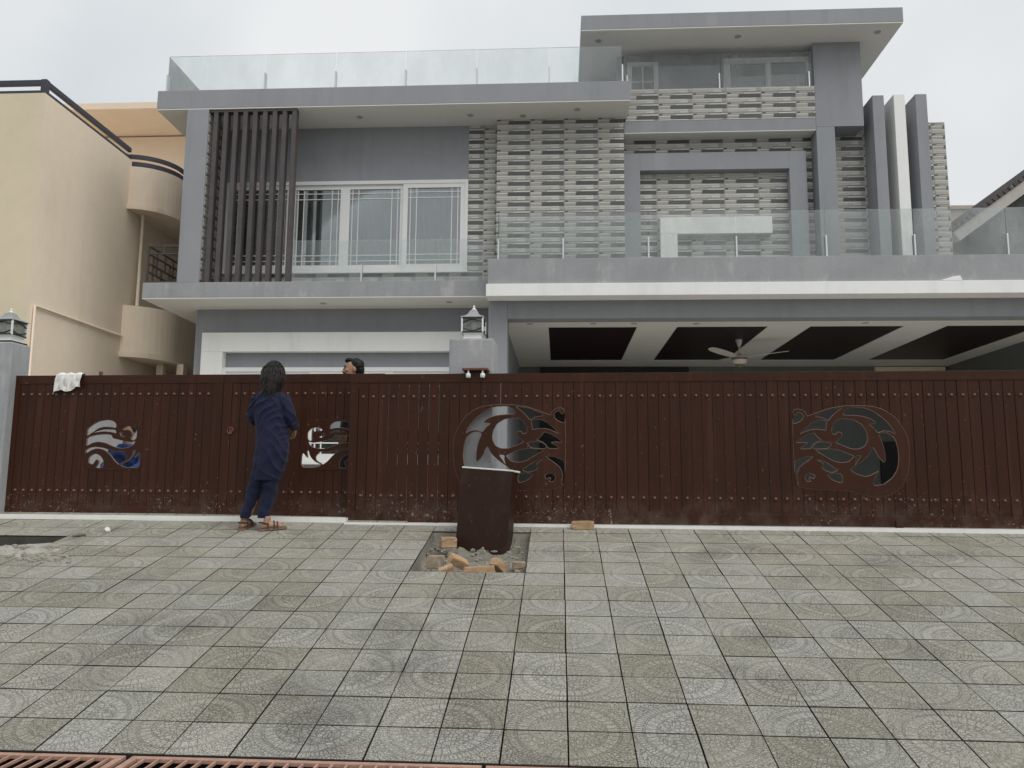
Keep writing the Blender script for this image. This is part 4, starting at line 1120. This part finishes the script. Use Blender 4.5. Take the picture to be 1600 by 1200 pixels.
for k in range(240):
    q = onramp(random.gauss(600, 120), random.gauss(836, 9)) if k < 150 else onramp(random.gauss(60, 50), random.gauss(862, 12))
    if q.y < .55: 
        i_ = math.floor(q.x/TS-X0); j_ = math.floor(q.y*LN/TS-V0)
        if (i_, j_) in pit1 or (i_, j_) in pit2: continue
        pts.append(Vector((q.x, q.y, q.y*S+.002)))
rubble('scattered_grit', 'small grit scattered on the paving near the gate', pts, 'stone_rubble', .003, .010)
pts = []
for k in range(90):
    q = onramp(random.gauss(62, 22), random.gauss(872, 3.5)) if k < 50 else onramp(random.uniform(-40, 100), 0.0*k+857-random.random()*4)
    pts.append(Vector((q.x, q.y, q.y*S+.001)))
rubble('broken_concrete', 'broken concrete crumbs along the near rim of the left pit', pts, 'stone_rubble', .012, .04)
q = onramp(168, 831)
bm = bmesh.new(); ret = bmesh.ops.create_icosphere(bm, subdivisions=2, radius=.028)
for v_ in bm.verts: v_.co *= 1+.4*noise.noise(v_.co*40)
bmesh.ops.translate(bm, verts=bm.verts, vec=q+Vector((0, 0, .02)))
tag(bmo('plaster_lump', bm, 'cloth_white', None, origin=q), 'small white plaster lump on the paving left of the man', 'rubble')
q0, q1 = onramp(113, 840), onramp(134, 837)
bm = bmesh.new(); tube(bm, [q0+Vector((0, 0, .018)), (q0+q1)/2+Vector((0, 0, .022)), q1+Vector((0, 0, .016))], [.014, .02, .016], 7)
tag(bmo('plaster_lump', bm, 'cement', None, origin=q0), 'cream elongated lump beside the left pit in the paving', 'rubble')
q = at(1487, 441, PF-.05)
bm = bmesh.new(); vs_ = [(-.17, 0, 0), (.16, 0, 0), (.13, 0, .075), (.03, 0, .06)]
A = [bm.verts.new((x, .0, z_)) for x, y, z_ in vs_]; B = [bm.verts.new((x, .05, z_*.9)) for x, y, z_ in vs_]
bm.faces.new(A); bm.faces.new(B[::-1])
for k in range(4): bm.faces.new((A[k], B[k], B[(k+1) % 4], A[(k+1) % 4]))
bmesh.ops.recalc_face_normals(bm, faces=bm.faces); bmesh.ops.translate(bm, verts=bm.verts, vec=(q.x, PF-.052, 3.647))
tag(bmo('plaster_flake', bm, 'white_paint', None, origin=(q.x, PF-.05, 3.647)), 'curled white flake on the white band of the porch', 'flake')

# ================================================================== DRAIN GRATES
ye = y_end-.012; zg = ye*S-.001
def grate(label, x0, x1):
    T = thing('drain_grate', label, 'drain grate', ((x0+x1)/2, ye-.2, zg-.05), 'rusty drain grates along the foot of the ramp')
    y1_, y0_ = ye, ye-.42
    box('frame', x0, x1, y1_-.035, y1_, zg-.02, zg, 'rust', T, .003); box('frame', x0, x1, y0_, y0_+.035, zg-.02, zg, 'rust', T, .003)
    box('frame', x0, x0+.035, y0_+.0355, y1_-.0355, zg-.02, zg-.001, 'rust', T, .003); box('frame', x1-.035, x1, y0_+.0355, y1_-.0355, zg-.02, zg-.001, 'rust', T, .003)
    n = int((x1-x0)/.07)
    for k in range(1, n):
        x = x0+(x1-x0)*k/n; box('bar', x-.006, x+.006, y0_+.036, y1_-.036, zg-.016, zg-.003, 'rust', T, 0)
    return T
gxa = atz(190, 1185, zg).x; gxb = atz(198, 1187, zg).x; gxc = atz(752, 1199, zg).x
grate('rusty drain grate cut off by the bottom left corner', gxa-2.2, gxa)
grate('rusty drain grate at the bottom left, right of the corner one', gxb, gxc)
grate('rusty drain grate below the frame, right of the other two', gxc+.02, gxc+2.2)
o = box('drain_channel', -9, 9, ye-.45, ye-.40, -.94, zg-.05, 'cement_dark', None, 0); o['kind'] = 'structure'
o = box('drain_floor', -9, 9, ye-.40, ye, -.945, -.93, 'bed_dark', None, 0); o['kind'] = 'structure'

# ================================================================== PEOPLE
def ringloft(bm, st, n=20, fold=None):
    """st: (centre Vector, rx, ry, rotz) horizontal elliptical rings bottom to top or top to bottom"""
    rings = []
    for s_i, (c_, rx_, ry_, rz_) in enumerate(st):
        rg = []
        for k in range(n):
            a = k*2*math.pi/n; f_ = fold(a, s_i/(len(st)-1)) if fold else 1
            x, y = rx_*math.cos(a)*f_, ry_*math.sin(a)*f_
            rg.append(bm.verts.new(Vector(c_)+Vector((x*math.cos(rz_)-y*math.sin(rz_), x*math.sin(rz_)+y*math.cos(rz_), 0))))
        rings.append(rg)
    for A, B in zip(rings, rings[1:]):
        for k in range(n): bm.faces.new((A[k], A[(k+1) % n], B[(k+1) % n], B[k]))
    bm.faces.new(rings[0]); bm.faces.new(rings[-1][::-1])
def ball(bm, c_, r_, sub=2):
    ret = bmesh.ops.create_icosphere(bm, subdivisions=sub, radius=1)
    for v_ in ret['verts']: v_.co = Vector((v_.co.x*r_[0], v_.co.y*r_[1], v_.co.z*r_[2]))+Vector(c_)
def catmull(P, n=5):
    out_ = []
    for k in range(len(P)-1):
        p0, p1, p2, p3 = P[max(k-1, 0)], P[k], P[k+1], P[min(k+2, len(P)-1)]
        for q in range(n):
            t_ = q/n; out_.append(tuple(.5*((2*b_)+(-a+c_)*t_+(2*a-5*b_+4*c_-d_)*t_*t_+(-a+3*b_-3*c_+d_)*t_**3) for a, b_, c_, d_ in zip(p0, p1, p2, p3)))
    out_.append(tuple(P[-1])); return out_
def remeshed(name, bm, m, parent, vox=.008, smooth=4, disp=None):
    bmesh.ops.recalc_face_normals(bm, faces=bm.faces)
    me = bpy.data.meshes.new('tmp'); bm.to_mesh(me); bm.free()
    tmp = bpy.data.objects.new('tmp', me); COL.objects.link(tmp)
    md = tmp.modifiers.new('r', 'REMESH'); md.mode = 'VOXEL'; md.voxel_size = vox
    ms = tmp.modifiers.new('s', 'SMOOTH'); ms.iterations = smooth; ms.factor = .5
    me2 = bpy.data.meshes.new_from_object(tmp.evaluated_get(bpy.context.evaluated_depsgraph_get()))
    bpy.data.objects.remove(tmp); bpy.data.meshes.remove(me)
    b2_ = bmesh.new(); b2_.from_mesh(me2); bpy.data.meshes.remove(me2)
    if disp:
        b2_.normal_update()
        for v_ in b2_.verts: v_.co += v_.normal*disp(v_.co)
    return bmo(name, b2_, m, parent, smooth=True)
def finger(bm, base, d, bend, L, r_):
    d = Vector(d).normalized(); b_ = Vector(bend).normalized(); P = [Vector(base)]
    for k, f_ in enumerate((.45, .32, .23)):
        d = (d+b_*.35).normalized(); P.append(P[-1]+d*L*f_)
    tube(bm, P, [r_, r_*.95, r_*.85, r_*.65], 7)
def hand(bm, wrist, d, side, palm_n):
    """palm with five fingers; d along the hand, side towards the thumb, palm_n towards the palm"""
    wrist, d, side, palm_n = Vector(wrist), Vector(d).normalized(), Vector(side).normalized(), Vector(palm_n).normalized()
    for s_ in (-.028, -.01, .01, .028): tube(bm, [wrist+side*s_*.6, wrist+d*.05+side*s_, wrist+d*.09+side*s_], [.014, .016, .013], 7)
    for s_, L in ((-.030, .06), (-.010, .075), (.010, .082), (.030, .072)): finger(bm, wrist+d*.088+side*s_, d, palm_n, L, .0085)
    finger(bm, wrist+d*.03+side*.034, (d+side*1.1), palm_n+d*.4, .065, .0105)

def man_in_navy():
    Y0 = .38; base = onramp(405, 823)
    T = thing('person', 'person seen from behind in navy tunic and trousers with long dark hair and sandals', 'person', (base.x, Y0, base.z))
    P = lambda px_, py_, dy=0: at(px_, py_, Y0) + Vector((0, dy, 0))
    sc = (Y0+7.9)/F   # metres per pixel here
    # ---- body
    bm = bmesh.new()
    ringloft(bm, [(P(*q[:2], q[4]), q[2]*sc, q[3], 0) for q in ((424, 612, 12, .055, .0), (425, 606, 8.5, .055, .01), (426, 598, 8.5, .058, .02))], 16)      # neck
    ball(bm, P(428, 583, .02), (.078, .098, .118), 3)                          # head
    ball(bm, P(431, 588, .095), (.045, .035, .065), 2)                         # face, turned to the gate
    tube(bm, [P(433, 584, .12), P(433.5, 588, .138), P(433, 589, .118)], [.009, .014, .012], 7)   # nose
    for sx_ in (415.5, 440.5): ball(bm, P(sx_, 585, .02), (.012, .022, .034), 1)       # ears
    ringloft(bm, [(P(*q[:2]), q[2]*sc, q[3], 0) for q in ((424, 700, 22, .12), (424, 670, 21, .11), (423, 640, 23, .115), (422, 622, 23, .10), (423, 612, 12, .06))], 18)
    for L in ([(414, 700), (403, 752), (387, 806)], [(434, 700), (424, 752), (413, 806)]):
        tube(bm, [P(*q) for q in catmull(L, 4)], [.085-.045*k/8 for k in range(9)], 12)
    ralm = [P(442, 622, .0), P(452, 642, -.01), P(455, 659, .02), P(453, 665, .14)]
    lalm = [P(402, 622, .0), P(395, 642, .0), P(393, 655, .04), P(404, 662, .17)]
    for A in (ralm, lalm): tube(bm, [Vector(q) for q in catmull([tuple(a) for a in A], 3)], [.052-.02*k/9 for k in range(10)], 10)
    hand(bm, P(453, 666, .14), (-.15, .4, -.7), (-.6, .5, .2), (-.8, .3, 0)); hand(bm, P(404, 662, .17), (.5, .5, .4), (.2, .1, .9), (.4, -.5, .2))
    # feet: left seen from the heel, right turned to the right
    def foot(heel, toe, wd):
        heel, toe = Vector(heel), Vector(toe); d = (toe-heel); L = d.length; d.normalize(); s_ = d.cross(Vector((0, 0, 1))).normalized()
        tube(bm, [heel+Vector((0, 0, .03)), heel+d*L*.25+Vector((0, 0, .045)), heel+d*L*.6+Vector((0, 0, .032)), heel+d*L*.85+Vector((0, 0, .022))], [.026, .04, .038, .03], 10)
        tube(bm, [heel+d*.05+Vector((0, 0, .03)), heel+d*.06+Vector((0, 0, .13))], [.036, .034], 10)
        for k, (q, ll) in enumerate(((-.032, .05), (-.014, .045), (.0, .04), (.014, .034), (.028, .028))):
            st_ = heel+d*L*.82+s_*q*wd; tube(bm, [st_+Vector((0, 0, .02)), st_+d*ll*.6+Vector((0, 0, .018)), st_+d*ll+Vector((0, 0, .012))], [.012, .011, .008], 6)
        return heel, d, L, s_
    zf = lambda q: Vector((q.x, q.y, q.y*S+.012))
    h1 = zf(at(376, 822, .30)); t1 = h1+Vector((.045, .225, .225*S)); h2 = zf(at(408, 823, .30)); t2 = h2+Vector((.215, .09, .09*S))
    F1 = foot(h1, t1, 1); F2 = foot(h2, t2, 1)
    remeshed('body', bm, 'skin', T, .0075, 3)
    # sandals
    for heel, d, L, s_ in (F1, F2):
        bm = bmesh.new(); rows = []
        for f_, hw in ((-.08, .02), (0, .036), (.3, .036), (.6, .046), (.85, .046), (1.03, .035), (1.10, .012)):
            c_ = heel+d*L*f_
            rows.append([bm.verts.new(c_-s_*hw+Vector((0, 0, -.012))), bm.verts.new(c_+s_*hw+Vector((0, 0, -.012))), bm.verts.new(c_+s_*hw+Vector((0, 0, .008))), bm.verts.new(c_-s_*hw+Vector((0, 0, .008)))])
        for A, B in zip(rows, rows[1:]):
            for q in range(4): bm.faces.new((A[q], A[(q+1) % 4], B[(q+1) % 4], B[q]))
        bm.faces.new(rows[0][::-1]); bm.faces.new(rows[-1]); bmesh.ops.recalc_face_normals(bm, faces=bm.faces)
        sdl = bmo('sandal', bm, 'sandal', T)
        def strap(f0, f1, hgt, wd=.016):
            b_ = bmesh.new(); P_ = []
            for k in range(9):
                a = k/8*math.pi; P_.append(heel+d*L*(f0+(f1-f0)*k/8)+s_*.046*math.cos(a)+Vector((0, 0, hgt*math.sin(a))))
            tube(b_, P_, wd*.5, 6); bmo('strap', b_, 'sandal_dark', sdl, smooth=True)
        strap(.68, .66, .066); strap(.55, .50, .076); strap(.30, .22, .09, .012)
        b_ = bmesh.new(); tube(b_, [heel+d*L*.3+s_*.044+Vector((0, 0, .05)), heel+d*L*.02+s_*.03+Vector((0, 0, .07)), heel-d*.02+Vector((0, 0, .072)), heel+d*L*.02-s_*.03+Vector((0, 0, .07)), heel+d*L*.3-s_*.044+Vector((0, 0, .05))], .008, 6); bmo('strap', b_, 'sandal_dark', sdl, smooth=True)
    # trousers
    bm = bmesh.new()
    def leg(pts):
        st = [(P(a, b_, dy), wd*sc, dp, 0) for a, b_, wd, dp, dy in catmull(pts, 4)]
        ringloft(bm, st, 20, lambda a, t_: 1+.035*math.sin(3*a+9*t_)+.02*math.sin(7*a-20*t_))
    leg([(415, 692, 15, .12, 0), (409, 730, 13.5, .11, 0), (402, 752, 12.5, .10, 0), (394, 778, 10.5, .085, .0), (387, 798, 8.2, .068, -.03), (383.5, 810, 7.2, .06, -.045)])
    leg([(433, 692, 15, .12, 0), (428, 730, 13.5, .11, 0), (424, 752, 12, .10, 0), (419, 778, 10.5, .085, 0), (414.5, 798, 9.2, .07, -.03), (412, 810, 8.6, .062, -.045)])
    wr = lambda c_: .011*math.sin(c_.z*44+c_.x*30+2*noise.noise(c_*6))*(.4+noise.noise(c_*5))+.008*noise.noise(c_*14)
    remeshed('trousers', bm, 'navy_dark', T, .009, 3, wr)
    # tunic
    bm = bmesh.new()
    st = [(423.5, 606, 9, .065, .0), (423, 612, 16, .085, 0), (422.5, 618, 23.5, .105, 0), (422, 630, 25.5, .125, 0), (422.5, 650, 25.5, .13, 0), (424, 668, 25.2, .13, 0), (425.5, 684, 26, .145, .0), (425.5, 702, 26.5, .15, 0), (423, 722, 25, .145, 0), (419, 740, 22.5, .135, 0), (416.5, 751, 21.2, .13, 0)]
    ringloft(bm, [(P(a, b_, dy), wd*sc, dp, 0) for a, b_, wd, dp, dy in catmull(st, 4)], 28,
             lambda a, t_: 1+(.012+.04*max(0, t_-.55))*math.sin(5*a+6*t_)+.02*t_*math.sin(9*a-4*t_))
    for A, rr in ((ralm, .066), (lalm, .060)):
        A2 = [tuple(a) for a in A]; Q = catmull(A2, 4); tube(bm, [Vector(q) for q in Q], [rr-.012*k/12 for k in range(13)], 14)
    def wr2(c_):
        d1_ = math.sin((c_.z*24+(c_.x)*26)+5.5*noise.noise(c_*3.2)); d2_ = math.sin((c_.z*30-(c_.x)*40)+6*noise.noise(c_*3.4+Vector((3, 3, 3))))
        return .024*((1-abs(d1_))**2-.25)*max(0, .30+noise.noise(c_*3))+.024*((1-abs(d2_))**2-.25)*max(0, .25+noise.noise(c_*2.6+Vector((9, 1, 1))))+.008*noise.noise(c_*11)
    remeshed('tunic', bm, 'navy_cloth', T, .009, 3, wr2)
    # hair: cap plus hanging locks
    bm = bmesh.new(); ball(bm, P(428, 582, .0), (.104, .112, .126), 3)
    st = [(428, 574, 15.5, .10, .0), (427.5, 586, 16.8, .108, -.01), (426, 596, 16, .105, -.025), (424.5, 605, 11.5, .07, -.045), (422.5, 613, 7, .035, -.07)]
    ringloft(bm, [(P(a, b_, dy), wd*sc, dp, 0) for a, b_, wd, dp, dy in catmull(st, 3)], 24, lambda a, t_: 1+.05*math.sin(11*a)*t_)
    for v_ in list(bm.verts):   # keep the face free
        pass
    remeshed('hair', bm, 'hair', T, .008, 2, lambda c_: .007*math.sin(c_.x*260+6*noise.noise(c_*8))+.005*noise.noise(c_*18))
    bm = bmesh.new()
    for k in range(420):
        a = random.uniform(math.pi*.95, math.pi*2.05); top = P(427.5, 578, 0)+Vector((.108*math.cos(a), .108*math.sin(a)-.0, random.uniform(-.05, .03)))
        L = random.choice((random.uniform(.12, .22), random.uniform(.18, .31))); sw = random.uniform(-.02, .02); L *= 1-.16*abs(math.cos(a))**2
        pts = [top, top+Vector((.012*math.cos(a)+sw*.3, .01*math.sin(a)-.006, -L*.4)), top+Vector((-.030*math.cos(a)+sw, -.012, -L*.75)), top+Vector((-.045*math.cos(a)+sw*1.8-.008, -.02+random.uniform(-.01, .01), -L))]
        tube(bm, [Vector(q) for q in catmull([tuple(q) for q in pts], 3)], [.004, .0045, .0045, .0045, .004, .004, .0035, .003, .002, .001], 4)
    bmo('hair_locks', bm, 'hair_brown', T, smooth=True)
    return T
man_in_navy()

def man_behind_gate():
    Y0 = 1.38; hc = at(551, 577, Y0); sc = (Y0+7.9)/F
    T = thing('person', 'bearded person with short black hair looking left over the gate', 'person', (hc.x+.03, Y0, ZD))
    x0_, zc_ = hc.x, hc.z
    cp_, sp2 = math.cos(R(20)), math.sin(R(20))     # looks left in the photo, a little to the street
    V_ = lambda f_, s_, u_: Vector((x0_-f_*cp_+s_*sp2, Y0-f_*sp2-s_*cp_, zc_+u_))
    bm = bmesh.new()
    ball(bm, V_(-.012, 0, .022), (.092, .075, .095), 3)             # skull
    ringloft(bm, [(V_(*q[:2], q[2]), q[3], q[4], 0) for q in ((.035, 0, -.115, .04, .042), (.032, 0, -.085, .062, .058), (.03, 0, -.04, .07, .066), (.025, 0, .0, .072, .07), (.02, 0, .05, .07, .068), (.01, 0, .09, .05, .05))], 20)   # face block
    tube(bm, [V_(.09, 0, .015), V_(.105, 0, -.012), V_(.118, 0, -.03), V_(.098, 0, -.040)], [.011, .013, .016, .012], 9)       # nose
    tube(bm, [V_(.085, -.04, .026), V_(.096, 0, .028), V_(.085, .04, .026)], [.012, .012, .012], 8)   # brow
    tube(bm, [V_(.085, -.022, -.062), V_(.099, 0, -.060), V_(.085, .022, -.062)], [.008, .010, .008], 8)   # lips
    tube(bm, [V_(.082, -.022, -.074), V_(.096, 0, -.073), V_(.082, .022, -.074)], [.008, .010, .008], 8)
    ball(bm, V_(.07, 0, -.105), (.03, .03, .022), 2)                # chin
    for sg in (-1, 1):
        ball(bm, V_(-.012, sg*.076, -.008), (.020, .010, .034), 2); ball(bm, V_(.07, sg*.045, -.02), (.025, .022, .02), 2)
    tube(bm, [V_(-.03, 0, -.06), V_(-.035, 0, -.14), V_(-.04, 0, -.20)], [.058, .056, .066], 14)
    zsh = zc_-.22
    ringloft(bm, [(Vector((x0_+.03, Y0, z_)), a, b_, 0) for z_, a, b_ in ((zsh-.62, .12, .17), (zsh-.4, .115, .16), (zsh-.15, .12, .185), (zsh-.03, .11, .19), (zsh+.02, .07, .10))], 18)
    for sg in (-1, 1):
        tube(bm, [Vector((x0_+.03, Y0+sg*.19, zsh-.04)), Vector((x0_+.04, Y0+sg*.23, zsh-.32)), Vector((x0_-.01, Y0+sg*.23, zsh-.56))], [.05, .042, .032], 10)
        hand(bm, Vector((x0_-.01, Y0+sg*.23, zsh-.56)), (-.2, 0, -1), (-1, 0, 0), (0, -sg, 0))
        tube(bm, [Vector((x0_+.03, Y0+sg*.09, zsh-.6)), Vector((x0_+.02, Y0+sg*.10, (zsh-.6+ZD)/2)), Vector((x0_+.03, Y0+sg*.10, ZD+.06))], [.085, .06, .042], 10)
        tube(bm, [Vector((x0_+.05, Y0+sg*.10, ZD+.035)), Vector((x0_-.17, Y0+sg*.10, ZD+.022))], [.038, .03], 8)
    remeshed('body', bm, 'skin', T, .0068, 2)
    for sg in (-1, 1):
        bm = bmesh.new(); ball(bm, V_(.083, sg*.030, .004), (.010, .012, .009), 2); bmo('eye', bm, 'hair', T, smooth=True)
        bm = bmesh.new(); tube(bm, [V_(.098, sg*.014, .028), V_(.097, sg*.032, .033), V_(.082, sg*.052, .026)], [.006, .0075, .004], 6); bmo('eyebrow', bm, 'hair', T, smooth=True)
    bm = bmesh.new(); ball(bm, V_(-.045, 0, .046), (.092, .090, .088), 3); ball(bm, V_(-.075, 0, -.005), (.062, .084, .088), 3); ball(bm, V_(.035, 0, .103), (.058, .066, .030), 2); ball(bm, V_(.072, 0, .094), (.024, .052, .018), 2)
    remeshed('hair', bm, 'hair', T, .007, 1, lambda c_: .007*noise.noise(c_*28)+.004*noise.noise(c_*60))
    bm = bmesh.new()
    ringloft(bm, [(V_(*q[:2], q[2]), q[3], q[4], 0) for q in ((.042, 0, -.125, .03, .035), (.038, 0, -.105, .064, .06), (.034, 0, -.075, .066, .066), (.03, 0, -.062, .05, .068))], 20)
    tube(bm, [V_(.075, -.04, -.07), V_(.097, -.022, -.050), V_(.104, 0, -.047), V_(.097, .022, -.050), V_(.075, .04, -.07)], [.008, .010, .010, .010, .008], 8)
    remeshed('beard', bm, 'hair', T, .006, 1, lambda c_: .003*noise.noise(c_*60))
    bm = bmesh.new()
    ringloft(bm, [(Vector((x0_+.03, Y0, z_)), a, b_, 0) for z_, a, b_ in ((zsh-.95, .17, .21), (zsh-.62, .16, .20), (zsh-.4, .14, .19), (zsh-.15, .145, .21), (zsh-.02, .13, .215), (zsh+.035, .075, .10))], 20)
    for sg in (-1, 1): tube(bm, [Vector((x0_+.03, Y0+sg*.19, zsh-.04)), Vector((x0_+.04, Y0+sg*.235, zsh-.32)), Vector((x0_-.005, Y0+sg*.235, zsh-.53))], [.066, .058, .05], 12)
    remeshed('shirt', bm, 'dark_clothes', T, .010, 2, lambda c_: .005*noise.noise(c_*9))
    bm = bmesh.new()
    for sg in (-1, 1): tube(bm, [Vector((x0_+.03, Y0+sg*.08, zsh-.62)), Vector((x0_+.02, Y0+sg*.10, (zsh-.6+ZD)/2)), Vector((x0_+.03, Y0+sg*.10, ZD+.08))], [.11, .085, .06], 12)
    remeshed('trousers', bm, 'dark_clothes', T, .011, 2)
man_behind_gate()

def person_in_blue():
    Y0 = 1.75; hc = at(200, 672, Y0); T = thing('person', 'person in blue clothes behind the left gate leaf, seen through its cutout', 'person', (hc.x, Y0, ZD))
    x0_, zc_ = hc.x, hc.z
    bm = bmesh.new(); zsh = zc_-.2
    ball(bm, (x0_, Y0, zc_), (.078, .095, .115), 3); tube(bm, [(x0_-.0, Y0-.09, zc_), (x0_, Y0-.115, zc_-.03), (x0_, Y0-.09, zc_-.035)], [.009, .014, .011], 7)
    tube(bm, [(x0_, Y0+.01, zc_-.08), (x0_, Y0+.01, zsh)], [.052, .06], 12)
    hip = Vector((x0_, Y0+.15, ZD+.24))
    ringloft(bm, [((x0_, Y0+.15, ZD+.16), .15, .12, 0), ((x0_, Y0+.12, ZD+.35), .14, .11, 0), ((x0_, Y0+.05, zsh-.1), .17, .11, 0), ((x0_, Y0+.01, zsh+.01), .10, .07, 0)], 18)
    for sg in (-1, 1):
        kn = Vector((x0_+sg*.14, Y0-.25, ZD+.42)); tube(bm, [hip+Vector((sg*.08, 0, -.02)), kn, Vector((x0_+sg*.13, Y0-.12, ZD+.08))], [.085, .065, .042], 12)
        tube(bm, [Vector((x0_+sg*.13, Y0-.08, ZD+.035)), Vector((x0_+sg*.14, Y0-.30, ZD+.022))], [.038, .03], 8)
        tube(bm, [Vector((x0_+sg*.17, Y0+.02, zsh-.03)), Vector((x0_+sg*.22, Y0-.05, zsh-.24)), kn+Vector((-sg*.03, -.02, .07))], [.048, .042, .03], 10)
        hand(bm, kn+Vector((-sg*.03, -.02, .07)), (-sg*.4, -.6, -.5), (-sg*.9, .2, 0), (0, 0, -1))
    remeshed('body', bm, 'skin', T, .009, 3)
    bm = bmesh.new(); ball(bm, (x0_, Y0+.02, zc_+.03), (.09, .1, .105), 3); remeshed('hair', bm, 'hair', T, .009, 1, lambda c_: .005*noise.noise(c_*30))
    bm = bmesh.new()
    ringloft(bm, [((x0_, Y0+.15, ZD+.12), .18, .15, 0), ((x0_, Y0+.12, ZD+.35), .165, .135, 0), ((x0_, Y0+.05, zsh-.1), .195, .135, 0), ((x0_, Y0+.01, zsh+.03), .11, .085, 0)], 20)
    for sg in (-1, 1):
        kn = Vector((x0_+sg*.14, Y0-.25, ZD+.42))
        tube(bm, [Vector((x0_+sg*.17, Y0+.02, zsh-.03)), Vector((x0_+sg*.22, Y0-.05, zsh-.24)), kn+Vector((-sg*.02, 0, .08))], [.066, .06, .05], 12)
        tube(bm, [hip+Vector((sg*.08, 0, -.02)), kn, Vector((x0_+sg*.13, Y0-.12, ZD+.10))], [.11, .085, .06], 12)
    remeshed('clothes', bm, 'blue_cloth', T, .011, 2, lambda c_: .008*math.sin(c_.z*40+c_.x*30+3*noise.noise(c_*5))*(.5+noise.noise(c_*4)))
person_in_blue()

# ================================================================== CLOTH over the gate
cu0, cz1 = atg(110, 583, LW)
bm = bmesh.new(); nu, nv = 40, 44; rows = []
ua, ub2 = atg(92, 600, LW)[0], atg(130, 600, LW)[0]
for j in range(nv+1):
    t_ = j/nv; row = []
    for i in range(nu+1):
        s_ = i/nu; u_ = ua+(ub2-ua)*s_
        length = .21-.02*math.sin(s_*9)+.05*max(0, .35-s_)/.35-.05*max(0, s_-.55)
        back = .12
        arc = -back+(length+back)*t_
        r_ = .022
        fold = .020*math.sin(s_*13+2*math.sin(t_*3))+.012*math.sin(s_*29+t_*5)
        pinch = 1-.25*max(0, arc)/.2*math.sin(s_*math.pi)
        uu_ = ua+(ub2-ua)*(.5+(s_-.5)*(1.0-.22*max(0, -arc+.02)/.12)) - .035*max(0, arc)/.2*(1-s_)
        if arc < -r_: w__, zz = LW+.03+r_+fold*.3, gz1_+.012+(arc+r_)*.9
        elif arc > r_: w__, zz = LW-.016-r_*.6-abs(fold)*1.1*min(1, arc/.08), gz1_+.012-(arc-r_)
        else:
            a = arc/r_*math.pi/2; w__, zz = LW+.012-math.sin(a)*.032, gz1_+.012+math.cos(a)*.018+.006*math.sin(s_*17)
        row.append(bm.verts.new(GM @ Vector((uu_, w__, zz))))
    rows.append(row)
for A, B in zip(rows, rows[1:]):
    for i in range(nu): bm.faces.new((A[i], A[i+1], B[i+1], B[i]))
tag(bmo('cloth', bm, 'cloth_white', None, origin=G(cu0, LW, gz1_), smooth=True), 'crumpled white cloth hung over the top of the left gate leaf', 'cloth')
